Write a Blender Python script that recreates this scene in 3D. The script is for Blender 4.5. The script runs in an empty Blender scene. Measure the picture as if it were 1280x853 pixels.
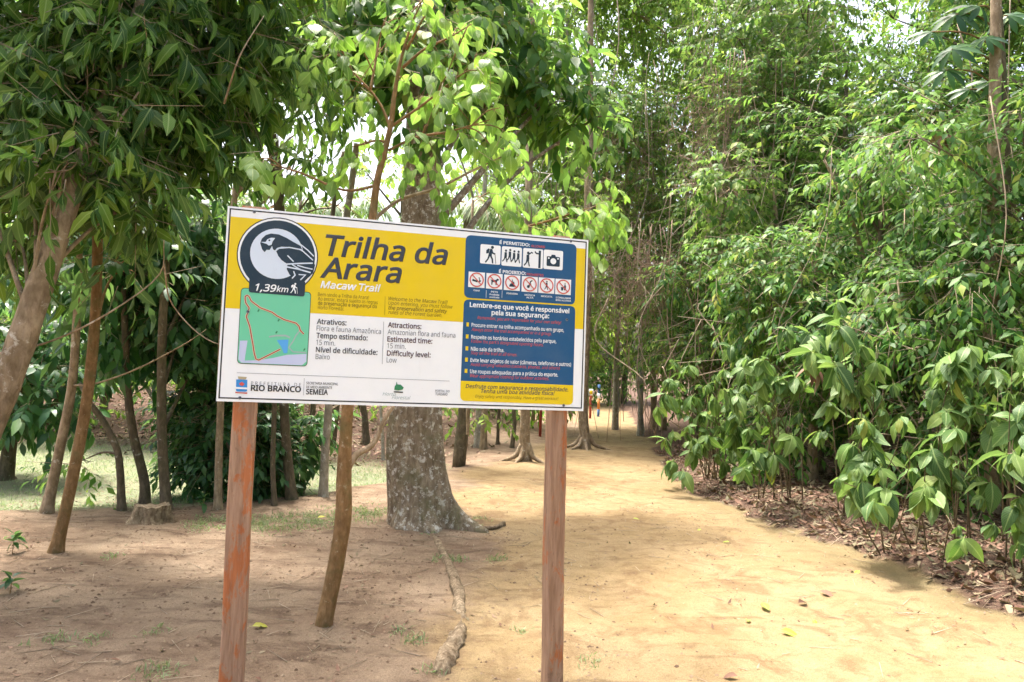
import bpy, math, random
import numpy as np
from mathutils import Matrix, Vector

# ------------------------------------------------------------------ camera
SC = bpy.context.scene
COL = SC.collection
FPX, IW, IH = 924.0, 1280, 853
CAM = np.array([0.0, 0.0, 1.6])
PITCH, ROLL = math.radians(1.95), math.radians(2.0)
CM = Matrix.Rotation(math.pi/2 + PITCH, 3, 'X') @ Matrix.Rotation(ROLL, 3, 'Z')
CMN = np.array(CM)
cam = bpy.data.cameras.new('camera')
cam.sensor_width = 36.0
cam.lens = 36.0*FPX/IW
cam.clip_end = 500.0
cam.clip_start = 0.05
camo = bpy.data.objects.new('camera', cam)
camo.matrix_world = Matrix.Translation(Vector(CAM)) @ CM.to_4x4()
COL.objects.link(camo)
SC.camera = camo

# ------------------------------------------------------------------ light
SUN_EL, SUN_AZ = math.radians(70), math.radians(-36)   # azimuth clockwise from +Y
world = bpy.data.worlds.new('World')
SC.world = world
world.use_nodes = True
wn, wl = world.node_tree.nodes, world.node_tree.links
wn.clear()
wo = wn.new('ShaderNodeOutputWorld'); wb = wn.new('ShaderNodeBackground'); ws = wn.new('ShaderNodeTexSky')
ws.sky_type = 'NISHITA'
ws.sun_disc = False
ws.sun_elevation = SUN_EL
ws.sun_rotation = SUN_AZ
ws.air_density = 1.0
ws.dust_density = 9.0
ws.ozone_density = 1.0
wb.inputs['Strength'].default_value = 0.15
wh = wn.new('ShaderNodeHueSaturation'); wh.inputs['Saturation'].default_value = 0.95   # hazy white sky
wl.new(ws.outputs[0], wh.inputs['Color']); wl.new(wh.outputs[0], wb.inputs['Color']); wl.new(wb.outputs[0], wo.inputs['Surface'])
sun = bpy.data.lights.new('sun', 'SUN')
sun.energy = 2.0
sun.angle = math.radians(6.0)
sun.color = (1.0, 0.97, 0.92)
suno = bpy.data.objects.new('sun', sun)
sd = Vector((math.sin(SUN_AZ)*math.cos(SUN_EL), math.cos(SUN_AZ)*math.cos(SUN_EL), math.sin(SUN_EL)))
suno.rotation_euler = sd.to_track_quat('Z', 'Y').to_euler()
suno.location = (0, 0, 30)
COL.objects.link(suno)
SC.view_settings.view_transform = 'Standard'
SC.view_settings.look = 'None'
SC.view_settings.gamma = 1.0
SC.view_settings.exposure = 2.1
SC.render.engine = 'CYCLES'
SC.cycles.max_bounces = 5
SC.cycles.diffuse_bounces = 2
SC.cycles.glossy_bounces = 2
SC.cycles.transmission_bounces = 4
SC.cycles.use_denoising = True
SC.cycles.use_adaptive_sampling = True
SC.cycles.adaptive_threshold = 0.02

# ------------------------------------------------------------------ pixels to rays
def ray(px, py):
    return CMN @ np.array([(px-640.0)/FPX, (426.5-py)/FPX, -1.0])
def A(px, py, y):
    d = ray(px, py)
    return CAM + d*(y/d[1])
def project(P):
    q = (np.asarray(P) - CAM) @ CMN
    w = np.maximum(-q[..., 2], 1e-3)
    return 640 + FPX*q[..., 0]/w, 426.5 - FPX*q[..., 1]/w, -q[..., 2]
def sm(a, b, x):
    t = np.clip((x-a)/(b-a), 0, 1)
    return t*t*(3-2*t)
def vnoise(x, y, s, seed=0):
    x = np.asarray(x, float)/s + seed*17.3; y = np.asarray(y, float)/s - seed*9.1
    xi, yi = np.floor(x), np.floor(y); fx, fy = x-xi, y-yi
    fx, fy = fx*fx*(3-2*fx), fy*fy*(3-2*fy)
    def h(a, b):
        v = np.sin(a*127.1 + b*311.7 + seed*74.7)*43758.5453
        return v - np.floor(v)
    return (h(xi, yi)*(1-fx)+h(xi+1, yi)*fx)*(1-fy) + (h(xi, yi+1)*(1-fx)+h(xi+1, yi+1)*fx)*fy

# ------------------------------------------------------------------ terrain
def edge_right(y):
    return np.interp(y, [-20, 0, 3, 5.08, 8, 11, 14.8, 18, 28, 60], [7, 5.2, 4.15, 3.54, 2.83, 2.44, 3.0, 3.3, 4.4, 6])
def edge_left(y):
    return np.interp(y, [-20, 2, 3.5, 5, 7, 9, 12, 14, 18, 28, 60], [-1.5, -0.3, 0.0, 0.15, -0.1, -0.7, -0.3, 0.6, 1.7, 2.6, 4])
def lawn_edge(x):
    return np.interp(x, [-40, -7, -4.96, -2.9, -2.2, -1.5, -0.6], [6.5, 7.0, 7.35, 8.15, 9.0, 10.2, 11.5])
def m_lawn(x, y):
    n = (vnoise(x, y, .9, 3)-.5)*.8 + (vnoise(x, y, .25, 4)-.5)*.35
    a = sm(-.15, .35, y - lawn_edge(x) + n*.5)
    b = 1 - sm(-1.6, -.9, x - .18*(y-10) + n)
    c = 1 - sm(12.2, 14.5, y + n*2.0 + .25*(x+5))
    return a*b*c
def m_litter(x, y):
    n = (vnoise(x, y, .5, 7)-.5)*.5 + (vnoise(x, y, .13, 8)-.5)*.22
    r = sm(-.05, .12, x - edge_right(y) + n*.6)
    l = sm(11.8, 14.5, y + n*2 + .25*(x+5))*(1 - sm(-2.0, -.2, x - .12*(y-12) + n))
    return np.maximum(r, l)
def m_trail(x, y):
    n = (vnoise(x, y, 1.1, 11)-.5)*1.2 + (vnoise(x, y, .3, 12)-.5)*.5
    return sm(-.75, .55, x - edge_left(y) + n*.7)*(1 - m_litter(x, y))
def hgt(x, y):
    x = np.asarray(x, float); y = np.asarray(y, float)
    h = (vnoise(x, y, 2.2, 1)-.5)*.05 + (vnoise(x, y, .7, 2)-.5)*.022
    near = np.exp(-((y-5)/9.0)**2)
    h = h + ((vnoise(x, y, .30, 5)-.5)*.032 + (vnoise(x, y, .09, 6)-.5)*.011*(1-.5*sm(-.5, .5, x-edge_left(y))))*near
    h = h - .02*(vnoise(x, y, .5, 9) > .62)*0
    lw = sm(-.1, .8, y - lawn_edge(x))*(1 - sm(-1.6, -.9, x - .18*(y-10)))
    h = h - .10*lw
    h = h + sm(13, 24, y)*(1 - sm(-2.5, 0.5, x - .1*(y-12)))*1.3
    dr = x - edge_right(y)
    h = h + sm(-.02, .35, dr)*.10 + np.maximum(dr-.2, 0)*.06
    return h - .015

def G(px, py):
    d = ray(px, py); z = 0.0
    for i in range(8):
        t = (z - CAM[2])/d[2]; p = CAM + d*t
        z = float(hgt(p[0], p[1]))
    return p

# ------------------------------------------------------------------ scene helpers
def tag(o, label=None, cat=None, group=None, kind=None):
    if label: o['label'] = label
    if cat: o['category'] = cat
    if group: o['group'] = group
    if kind: o['kind'] = kind
    return o
def empty(name, loc):
    o = bpy.data.objects.new(name, None)
    o.empty_display_size = .2
    o.location = Vector(loc)
    COL.objects.link(o)
    return o
def fast_mesh(name, V, loops, starts, totals, mats, uv=None, matidx=None, smooth=True):
    me = bpy.data.meshes.new(name)
    V = np.ascontiguousarray(V, np.float32)
    me.vertices.add(len(V)); me.vertices.foreach_set('co', V.ravel())
    me.loops.add(len(loops)); me.loops.foreach_set('vertex_index', np.ascontiguousarray(loops, np.int32))
    me.polygons.add(len(starts)); me.polygons.foreach_set('loop_start', np.ascontiguousarray(starts, np.int32))
    if matidx is not None: me.polygons.foreach_set('material_index', np.ascontiguousarray(matidx, np.int32))
    if smooth: me.polygons.foreach_set('use_smooth', np.ones(len(starts), bool))
    if uv is not None:
        l = me.uv_layers.new(name='UVMap'); l.data.foreach_set('uv', np.ascontiguousarray(uv, np.float32).ravel())
    me.update(calc_edges=True)
    for m in mats: me.materials.append(m)
    return me
def mesh_obj(name, me, parent=None, off=None):
    o = bpy.data.objects.new(name, me)
    COL.objects.link(o)
    if parent is not None:
        o.parent = parent
    return o
class MB:
    """collects faces; verts in world space, build() shifts them to the parent's base"""
    def __init__(s): s.V = []; s.F = []; s.n = 0
    def add(s, V, F):
        V = np.asarray(V, float)
        s.V.append(V); s.F += [[i+s.n for i in f] for f in F]; s.n += len(V)
    def build(s, name, mat, parent=None, smooth=True, base=None):
        V = np.concatenate(s.V)
        if base is None: base = np.array(parent.location) if parent is not None else np.zeros(3)
        V = V - base
        lo = np.fromiter((i for f in s.F for i in f), np.int32)
        to = np.fromiter((len(f) for f in s.F), np.int32)
        st = np.concatenate([[0], np.cumsum(to)[:-1]])
        me = fast_mesh(name, V, lo, st, to, [mat] if not isinstance(mat, list) else mat, smooth=smooth)
        o = mesh_obj(name, me, parent)
        if parent is None: o.location = Vector(base)
        return o
def catmull(P, n):
    P = np.asarray(P, float)
    if len(P) == 2: return P[0] + (P[1]-P[0])*np.linspace(0, 1, n)[:, None]
    Q = np.vstack([2*P[0]-P[1], P, 2*P[-1]-P[-2]])
    out = []
    for u in np.linspace(0, len(P)-1-1e-9, n):
        i = int(u); t = u-i
        a, b, c, d = Q[i], Q[i+1], Q[i+2], Q[i+3]
        out.append(.5*((2*b)+(-a+c)*t+(2*a-5*b+4*c-d)*t*t+(-a+3*b-3*c+d)*t**3))
    return np.array(out)
def tube(mb, P, R, n=24, ns=10, rough=0.0, seed=0, cap=True, raw=False):
    """tapered tube through points P with radii R (both resampled smoothly)"""
    P = np.asarray(P, float); R = np.asarray(R, float)
    C = P if raw else catmull(P, n)
    n = len(C)
    r = np.interp(np.linspace(0, 1, n), np.linspace(0, 1, len(R)), R)
    T = np.gradient(C, axis=0); T /= np.linalg.norm(T, axis=1)[:, None]+1e-9
    ref = np.array([1.0, 0, 0]) if abs(T[0][0]) < .8 else np.array([0, 0, 1.0])
    V = []
    for i in range(n):
        u = ref - T[i]*ref.dot(T[i]); u /= np.linalg.norm(u)+1e-9; ref = u
        w = np.cross(T[i], u)
        a = np.linspace(0, 2*math.pi, ns, endpoint=False)
        k = np.ones(ns)
        if rough:
            k += rough*((vnoise(np.cos(a)*1.3+seed, np.full(ns, i*.45)+np.sin(a)*1.3, 1.0, seed)-.5)*1.4 + (vnoise(np.cos(a)*3+seed, i*.17+np.sin(a)*3, 1.0, seed+3)-.5))
        V.append(C[i] + r[i]*k[:, None]*(np.cos(a)[:, None]*u + np.sin(a)[:, None]*w))
    F = []
    for i in range(n-1):
        for j in range(ns):
            k = (j+1) % ns
            F.append([i*ns+j, i*ns+k, (i+1)*ns+k, (i+1)*ns+j])
    V = np.concatenate(V)
    if cap: F.append([(n-1)*ns+j for j in range(ns)]); F.append([j for j in range(ns)][::-1])
    mb.add(V, F)
    return C

# ------------------------------------------------------------------ materials
def new_mat(name):
    m = bpy.data.materials.new(name); m.use_nodes = True
    nt = m.node_tree; nt.nodes.clear()
    return m, nt, nt.nodes.new
def link(nt, a, b): nt.links.new(a, b)
def noise_node(nt, scale, detail=4, rough=.55, vec=None, dist=0):
    n = nt.nodes.new('ShaderNodeTexNoise'); n.inputs['Scale'].default_value = scale
    n.inputs['Detail'].default_value = detail; n.inputs['Roughness'].default_value = rough; n.inputs['Distortion'].default_value = dist
    if vec is not None: nt.links.new(vec, n.inputs['Vector'])
    return n.outputs['Fac']
def ramp(nt, fac, stops, interp='LINEAR'):
    r = nt.nodes.new('ShaderNodeValToRGB'); r.color_ramp.interpolation = interp
    e = r.color_ramp.elements
    while len(e) < len(stops): e.new(.5)
    for el, (p, c) in zip(e, stops):
        el.position = p; el.color = (c[0], c[1], c[2], 1) if hasattr(c, '__len__') else (c, c, c, 1)
    nt.links.new(fac, r.inputs[0])
    return r.outputs[0]
def mix(nt, fac, a, b, mode='MIX'):
    n = nt.nodes.new('ShaderNodeMix'); n.data_type = 'RGBA'; n.blend_type = mode
    for s, v in ((n.inputs[0], fac), (n.inputs[6], a), (n.inputs[7], b)):
        if hasattr(v, 'is_linked') or hasattr(v, 'links'): nt.links.new(v, s)
        elif hasattr(v, '__len__'): s.default_value = (v[0], v[1], v[2], 1)
        else: s.default_value = v
    return n.outputs[2]
def math_n(nt, op, a, b=None):
    n = nt.nodes.new('ShaderNodeMath'); n.operation = op
    for s, v in zip(n.inputs, (a, b)):
        if v is None: continue
        if hasattr(v, 'links'): nt.links.new(v, s)
        else: s.default_value = v
    return n.outputs[0]
def coord(nt, what='Object', scale=None):
    c = nt.nodes.new('ShaderNodeTexCoord').outputs[what]
    if scale is None: return c
    m = nt.nodes.new('ShaderNodeMapping'); m.inputs['Scale'].default_value = scale
    nt.links.new(c, m.inputs['Vector']); return m.outputs[0]
def bump(nt, h, dist, strength=1.0, prev=None):
    b = nt.nodes.new('ShaderNodeBump'); b.inputs['Distance'].default_value = dist; b.inputs['Strength'].default_value = strength
    nt.links.new(h, b.inputs['Height'])
    if prev is not None: nt.links.new(prev, b.inputs['Normal'])
    return b.outputs[0]
def finish(nt, col, rough=.8, normal=None, spec=.3):
    p = nt.nodes.new('ShaderNodeBsdfPrincipled'); o = nt.nodes.new('ShaderNodeOutputMaterial')
    if hasattr(col, 'links'): nt.links.new(col, p.inputs['Base Color'])
    else: p.inputs['Base Color'].default_value = (*col, 1)
    if hasattr(rough, 'links'): nt.links.new(rough, p.inputs['Roughness'])
    else: p.inputs['Roughness'].default_value = rough
    p.inputs['Specular IOR Level'].default_value = spec
    if normal is not None: nt.links.new(normal, p.inputs['Normal'])
    nt.links.new(p.outputs[0], o.inputs[0])
    return p, o

def leaf_mat(name, stops, trans=.35, rough=.42, rib=False, tcol=1.6, spec=.4):
    """leaf: random colour for every leaf, paler veins, light let through"""
    m, nt, N = new_mat(name)
    g = N('ShaderNodeNewGeometry'); oi = N('ShaderNodeObjectInfo')
    r = math_n(nt, 'FRACT', math_n(nt, 'ADD', g.outputs['Random Per Island'], oi.outputs['Random']))
    cl = noise_node(nt, .9, 2, .5, g.outputs['Position'])
    r2 = math_n(nt, 'ADD', math_n(nt, 'MULTIPLY', r, .72), math_n(nt, 'MULTIPLY', cl, .28))
    c = ramp(nt, r2, stops)
    nrm = None
    if rib:
        uv = N('ShaderNodeUVMap'); sp = N('ShaderNodeSeparateXYZ'); link(nt, uv.outputs[0], sp.inputs[0])
        d = math_n(nt, 'ABSOLUTE', math_n(nt, 'SUBTRACT', sp.outputs[0], .5))
        ribm = ramp(nt, d, [(0, 1), (.03, .9), (.07, 0)])
        ph = math_n(nt, 'ADD', math_n(nt, 'MULTIPLY', sp.outputs[1], 11.0), math_n(nt, 'MULTIPLY', d, -7.0))
        vein = ramp(nt, math_n(nt, 'ABSOLUTE', math_n(nt, 'SUBTRACT', math_n(nt, 'FRACT', ph), .5)), [(0, 1), (.1, .2), (.25, 0)])
        both = math_n(nt, 'MAXIMUM', math_n(nt, 'MULTIPLY', ribm, .75), math_n(nt, 'MULTIPLY', vein, .28))
        pale = mix(nt, .55, c, (.45, .55, .22))
        c = mix(nt, both, c, pale)
        nrm = bump(nt, math_n(nt, 'SUBTRACT', 1.0, math_n(nt, 'MAXIMUM', ribm, vein)), .004, .5)
    c = mix(nt, math_n(nt, 'MULTIPLY', g.outputs['Backfacing'], .45), c, mix(nt, .6, c, (.28, .36, .2)))
    p = N('ShaderNodeBsdfPrincipled'); t = N('ShaderNodeBsdfTranslucent'); ms = N('ShaderNodeMixShader'); o = N('ShaderNodeOutputMaterial')
    link(nt, c, p.inputs['Base Color']); p.inputs['Roughness'].default_value = rough; p.inputs['Specular IOR Level'].default_value = spec
    tc = mix(nt, 1.0, c, (tcol*.92, tcol*1.05, tcol*.55), 'MULTIPLY'); link(nt, tc, t.inputs['Color'])
    if nrm is not None: link(nt, nrm, p.inputs['Normal'])
    ms.inputs[0].default_value = trans
    link(nt, p.outputs[0], ms.inputs[1]); link(nt, t.outputs[0], ms.inputs[2]); link(nt, ms.outputs[0], o.inputs[0])
    return m
def bark_mat(name, c1, c2, lichen=None, lich=.5, scale=1.0, mossc=None, bumpd=.012, ls=9):
    m, nt, N = new_mat(name)
    v = coord(nt, 'Object', (1, 1, .36)); v2 = coord(nt, 'Object')
    a = noise_node(nt, 22*scale, 6, .65, v, .4); b = noise_node(nt, 5*scale, 4, .6, v2)
    c = mix(nt, ramp(nt, a, [(.36, 0), (.66, 1)]), c1, c2)
    c = mix(nt, ramp(nt, b, [(.4, 0), (.75, .6)]), c, tuple(x*.55 for x in c1))
    if lichen:
        l = noise_node(nt, ls*scale, 8, .72, v2, .2)
        c = mix(nt, ramp(nt, l, [(lich, 0), (lich+.07, .85)]), c, lichen)
    if mossc:
        l = noise_node(nt, 4*scale, 5, .65, v2, .3)
        c = mix(nt, ramp(nt, l, [(.5, 0), (.68, .7)]), c, mossc)
    n1 = bump(nt, a, bumpd, .8)
    n2 = bump(nt, noise_node(nt, 60*scale, 4, .6, v), bumpd*.35, .7, n1)
    finish(nt, c, .9, n2, .15)
    return m
def plain_mat(name, col, rough=.6, spec=.3, var=.0, vs=8):
    m, nt, N = new_mat(name)
    c = col
    if var:
        a = noise_node(nt, vs, 5, .6, coord(nt))
        c = mix(nt, ramp(nt, a, [(.3, 0), (.7, 1)]), tuple(x*(1-var) for x in col), tuple(min(1, x*(1+var)) for x in col))
    finish(nt, c, rough, None, spec)
    return m

# ground: trail sand, brown soil, mown grass soil and litter soil, mixed by surveyed masks
def ground_mat():
    m, nt, N = new_mat('soil')
    def att(n):
        a = N('ShaderNodeAttribute'); a.attribute_name = n; return a.outputs['Fac']
    v = coord(nt)
    n1 = noise_node(nt, 1.3, 5, .6, v); n2 = noise_node(nt, 7, 6, .65, v); n3 = noise_node(nt, 45, 5, .6, v); n4 = noise_node(nt, 190, 3, .6, v)
    vs = coord(nt, 'Object', (.5, 1.6, 1)); st = noise_node(nt, 4.5, 5, .65, vs, .5)
    n5 = noise_node(nt, 2.6, 6, .7, v, .8); n6 = noise_node(nt, 95, 4, .7, v)
    soil = mix(nt, ramp(nt, n2, [(.3, 0), (.7, 1)]), (0.142, 0.093, 0.060), (0.267, 0.190, 0.127))
    soil = mix(nt, ramp(nt, n1, [(.38, 0), (.66, .75)]), soil, (0.325, 0.245, 0.167))
    soil = mix(nt, ramp(nt, st, [(.50, 0), (.64, .7)]), soil, (0.103, 0.066, 0.044))
    soil = mix(nt, ramp(nt, n6, [(.56, 0), (.66, .7)]), soil, (0.078, 0.050, 0.034))
    sand = mix(nt, ramp(nt, n2, [(.32, 0), (.68, 1)]), (0.226, 0.157, 0.077), (0.303, 0.220, 0.116))
    sand = mix(nt, ramp(nt, n1, [(.40, 0), (.62, .6)]), sand, (0.330, 0.249, 0.143))
    sand = mix(nt, ramp(nt, n5, [(.50, 0), (.62, .75)]), sand, (0.182, 0.114, 0.059))
    sand = mix(nt, ramp(nt, st, [(.56, 0), (.66, .6)]), sand, (0.149, 0.095, 0.050))
    sand = mix(nt, ramp(nt, n6, [(.58, 0), (.66, .7)]), sand, (0.099, 0.062, 0.035))
    algae = math_n(nt, 'MULTIPLY', att('verge'), ramp(nt, n2, [(.35, .25), (.65, .9)]))
    sand = mix(nt, algae, sand, (0.171, 0.141, 0.073))
    grs = mix(nt, ramp(nt, n2, [(.3, 0), (.7, 1)]), (.215, .195, .125), (.165, .205, .12))
    lit = mix(nt, ramp(nt, n3, [(.35, 0), (.65, 1)]), (.055, .034, .025), (.15, .095, .068))
    edge = ramp(nt, math_n(nt, 'ADD', att('trail'), math_n(nt, 'MULTIPLY', math_n(nt, 'SUBTRACT', n2, .5), .9)), [(.25, 0), (.75, 1)])
    c = mix(nt, edge, soil, sand)
    c = mix(nt, att('lawn'), c, grs)
    c = mix(nt, att('litter'), c, lit)
    sp = ramp(nt, n3, [(.60, 0), (.70, .45)]); c = mix(nt, sp, c, mix(nt, .6, c, (.12, .07, .04)))
    gr = ramp(nt, n4, [(.3, .62), (.7, 1.28)]); c = mix(nt, 1.0, c, gr, 'MULTIPLY')
    b1 = bump(nt, n2, .035, .6); b2 = bump(nt, n3, .016, .9, b1); b3 = bump(nt, n6, .006, .9, b2)
    finish(nt, c, .95, b3, .1)
    return m
M = {}
M['soil'] = ground_mat()
M['leafA'] = leaf_mat('broad_dark_leaf', [(0, (.016, .050, .010)), (.3, (.032, .092, .016)), (.55, (.065, .150, .022)), (.75, (.125, .235, .032)), (.9, (.26, .33, .05))], .42, .42, True, 1.6, .25)
M['leafA2'] = leaf_mat('dark_leaf', [(0, (0.018, .06, 0.023)), (.4, (0.033, .10, 0.032)), (.75, (0.064, .155, 0.043)), (1, (0.129, .23, 0.072))], .35, .38)
M['leafB'] = leaf_mat('bright_round_leaf', [(0, (.08, .165, .025)), (.4, (.13, .245, .035)), (.75, (.19, .31, .05)), (1, (.28, .35, .07))], .45, .42, True, 1.55)
M['leafC'] = leaf_mat('shrub_leaf', [(0, (.036, .088, .024)), (.3, (.068, .142, .036)), (.55, (.110, .200, .050)), (.82, (.175, .265, .070)), (.97, (.46, .40, .05))], .30, .45, True, 1.5, .28)
M['leafG'] = leaf_mat('glossy_dark_leaf', [(0, (.016, .056, .012)), (.3, (.036, .105, .020)), (.55, (.075, .175, .032)), (.78, (.155, .27, .055)), (.92, (.36, .36, .07))], .36, .48, False, 1.6, .22)
M['leafD'] = leaf_mat('forest_leaf', [(0, (.022, .070, .013)), (.3, (.048, .125, .021)), (.55, (.095, .20, .034)), (.78, (.18, .28, .05)), (.92, (.38, .36, .07))], .42, .5, False, 1.6, .22)
M['leafL'] = leaf_mat('light_forest_leaf', [(0, (.075, .135, .026)), (.3, (.14, .235, .042)), (.6, (.23, .335, .065)), (.85, (.34, .41, .10)), (.96, (.44, .34, .10))], .46, .5, False, 1.6, .22)
M['leafV'] = leaf_mat('vine_leaf', [(0, (.032, .080, .016)), (.3, (.070, .145, .028)), (.6, (.135, .23, .05)), (.85, (.25, .31, .08)), (.95, (.42, .36, .10))], .42, .5, False, 1.6, .22)
M['leafP'] = leaf_mat('palm_leaflet', [(0, (.06, .11, .045)), (.5, (.11, .18, .06)), (1, (.22, .27, .10))], .3, .4)
M['leafDead'] = leaf_mat('dead_leaf', [(0, (.055, .028, .019)), (.3, (.125, .064, .042)), (.6, (.22, .125, .085)), (.85, (.34, .22, .155)), (1, (.52, .40, .29))], .08, .7, False, 1.2, .2)
M['leafY'] = leaf_mat('yellow_fallen_leaf', [(0, (.45, .36, .03)), (.5, (.35, .40, .05)), (1, (.18, .32, .04))], .2, .45, True)
M['grass'] = leaf_mat('grass_blade', [(0, (.11, .165, .075)), (.5, (.19, .25, .12)), (1, (.33, .36, .20))], .3, .5)
M['barkBig'] = bark_mat('big_bark', (.165, .12, .078), (.40, .32, .225), (.64, .60, .52), .53, 1.0, (.14, .13, .065), .03, 17)
M['barkSap'] = bark_mat('sapling_bark', (.19, .11, .048), (.34, .21, .105), (.44, .37, .26), .60, 1.8, (.13, .12, .05), .010, 12)
M['barkTan'] = bark_mat('tan_bark', (.20, .145, .088), (.44, .34, .23), (.56, .51, .42), .585, 1.1, (.15, .105, .06), .010, 10)
M['barkDark'] = bark_mat('dark_bark', (.085, .068, .045), (.19, .15, .10), (.38, .38, .32), .60, 1.2, (.08, .09, .04), .008)
M['barkPale'] = bark_mat('pale_bark', (.26, .23, .18), (.45, .41, .34), (.60, .58, .52), .55, 1.2, None, .006)
M['twig'] = plain_mat('dry_twig', (.33, .265, .19), .9, .1, .35, 6)
M['root'] = bark_mat('bare_root', (.13, .088, .052), (.42, .33, .22), (.5, .42, .3), .6, 1.8, (.11, .075, .045), .02, 14)

# ------------------------------------------------------------------ ground sheets
def axis(parts):
    out = []
    for a, b, s in parts: out += list(np.arange(a, b-1e-6, s))
    return np.array(out+[parts[-1][1]])
gx = axis([(-160, -40, 20), (-40, -16, 3), (-16, -6, .35), (-6, 5.2, .04), (5.2, 12, .3), (12, 40, 3), (40, 160, 20)])
gy = axis([(-40, -8, 4), (-8, 1.5, .6), (1.5, 9, .04), (9, 16, .09), (16, 32, .3), (32, 60, 2), (60, 160, 20)])
X, Y = np.meshgrid(gx, gy)
Z = hgt(X, Y)
GV = np.stack([X, Y, Z], -1).reshape(-1, 3)
nx, ny = len(gx), len(gy)
ii = (np.arange(ny-1)[:, None]*nx + np.arange(nx-1)[None, :]).ravel()
Q = np.stack([ii, ii+1, ii+nx+1, ii+nx], 1)
attrs = {'trail': m_trail(X, Y).ravel(), 'lawn': m_lawn(X, Y).ravel(), 'litter': m_litter(X, Y).ravel(), 'verge': (np.exp(-np.maximum(edge_right(Y)-X-.1+(vnoise(X, Y, .6, 41)-.5)*.7, 0)/.45)*(1-sm(9, 13, Y))).ravel()}
att_l = attrs['lawn'][Q].mean(1); att_t = attrs['trail'][Q].mean(1)
near = (np.abs(GV[Q[:, 0], 0]) < 30) & (GV[Q[:, 0], 1] < 40) & (GV[Q[:, 0], 1] > -8)
sel_l = (att_l > .5); sel_t = (att_t > .5) & near & ~sel_l
sel_g = ~sel_l & ~sel_t
def sheet(name, sel):
    q = Q[sel]; used, inv = np.unique(q, return_inverse=True); q = inv.reshape(-1, 4)
    me = fast_mesh(name, GV[used], q.ravel(), np.arange(len(q))*4, np.full(len(q), 4), [M['soil']])
    for k, a in attrs.items():
        at = me.attributes.new(k, 'FLOAT', 'POINT'); at.data.foreach_set('value', a[used].astype(np.float32))
    o = mesh_obj(name, me); o['kind'] = 'structure'
    return o
sheet('ground', sel_g); sheet('trail', sel_t); sheet('lawn', sel_l)

# ------------------------------------------------------------------ the trail sign
BO = np.array([-1.33418738, 3.39403913, 2.29379526])
BR = np.array([[.961798820, -.273756279, .000727240087], [.273628288, .961423889, .0281365583], [-.00840174549, -.0268627151, .999603824]])
BW, BH = 1.787, 0.9
BN = -BR[:, 1]
def B(px, py):
    d = ray(px, py); t = (BO-CAM).dot(BN)/d.dot(BN); p = CAM + d*t - BO
    return np.array([p.dot(BR[:, 0]), p.dot(BR[:, 2])])
BMAT = Matrix([[BR[0, 0], BR[0, 2], BN[0], 0], [BR[1, 0], BR[1, 2], BN[1], 0], [BR[2, 0], BR[2, 2], BN[2], 0], [0, 0, 0, 1]])

def print_mat(name, col, rough=.38):
    m, nt, N = new_mat(name)
    v = coord(nt)
    a = noise_node(nt, 6, 5, .7, v); b = noise_node(nt, 160, 2, .5, v)
    c = mix(nt, ramp(nt, a, [(.45, 0), (.8, .16)]), col, tuple(.55*x+.16 for x in col))
    c = mix(nt, ramp(nt, b, [(.68, 0), (.74, .12)]), c, (.25, .2, .15))
    d = noise_node(nt, 3.5, 6, .75, coord(nt, 'Object', (7, 1.1, 1))); c = mix(nt, ramp(nt, d, [(.56, 0), (.75, .14)]), c, tuple(.6*x+.06 for x in col))
    finish(nt, c, ramp(nt, a, [(.3, .3), (.7, .5)]), None, .4)
    return m
PM = dict(white=print_mat('white_vinyl', (0.84, 0.885, 0.94)), yellow=print_mat('yellow_vinyl', (0.762, 0.568, 0.005)), navy=print_mat('navy_vinyl', (.014, .035, .062)),
          blue=print_mat('blue_vinyl', (0.011, 0.086, 0.224)), grey=print_mat('charcoal_ink', (0.044, 0.051, 0.072)), black=print_mat('black_ink', (0.014, 0.016, 0.024)),
          soft=print_mat('soft_grey_ink', (0.152, 0.173, 0.224)), wine=print_mat('wine_ink', (0.067, 0.022, 0.045)), red=print_mat('red_ink', (0.590, 0.091, 0.083)),
          green=print_mat('map_green', (0.152, 0.589, 0.381)), moon=print_mat('moon_white', (0.628, 0.731, 0.880)), lake=print_mat('map_lake', (0.095, 0.386, 0.829)),
          lilac=print_mat('map_lilac', (0.524, 0.589, 0.829)), trailred=print_mat('map_red', (0.400, 0.071, 0.034)), cream=print_mat('map_cream', (0.762, 0.629, 0.504)),
          sky=print_mat('crest_blue', (0.038, 0.264, 0.694)), tan=print_mat('crest_tan', (0.428, 0.365, 0.246)), leafg=print_mat('logo_green', (0.029, 0.223, 0.101)),
          olive=print_mat('olive_ink', (0.209, 0.152, 0.011)), pale=print_mat('pale_print', (0.343, 0.457, 0.470)))

sb = G(690, 851)
sign = empty('trail_sign', (BO[0]+.8, BO[1]+.25, 0))
tag(sign, 'large wide trail sign board in yellow, white and blue on two reddish wooden posts', 'sign')
SIGN_INV = Matrix.Translation(-Vector(sign.location))
def board_child(name, V, F, mat, parent=None, smooth=False):
    me = bpy.data.meshes.new(name); me.from_pydata([tuple(v) for v in V], [], F); me.update(); me.materials.append(mat)
    if smooth: me.polygons.foreach_set('use_smooth', np.ones(len(F), bool))
    o = mesh_obj(name, me)
    if parent is None:
        o.parent = sign; o.matrix_local = SIGN_INV @ Matrix.Translation(Vector(BO)) @ BMAT
    else:
        o.parent = parent
    return o
def boxf(x0, x1, y0, y1, z0, z1):
    V = [(x, y, z) for z in (z0, z1) for y in (y0, y1) for x in (x0, x1)]
    F = [[0, 2, 3, 1], [4, 5, 7, 6], [0, 1, 5, 4], [2, 6, 7, 3], [0, 4, 6, 2], [1, 3, 7, 5]]
    return V, F
V, F = boxf(0, BW, -BH, 0, -.010, 0)
board = board_child('sign_panel', V, F, PM['white'])
LZ = .0007
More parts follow.
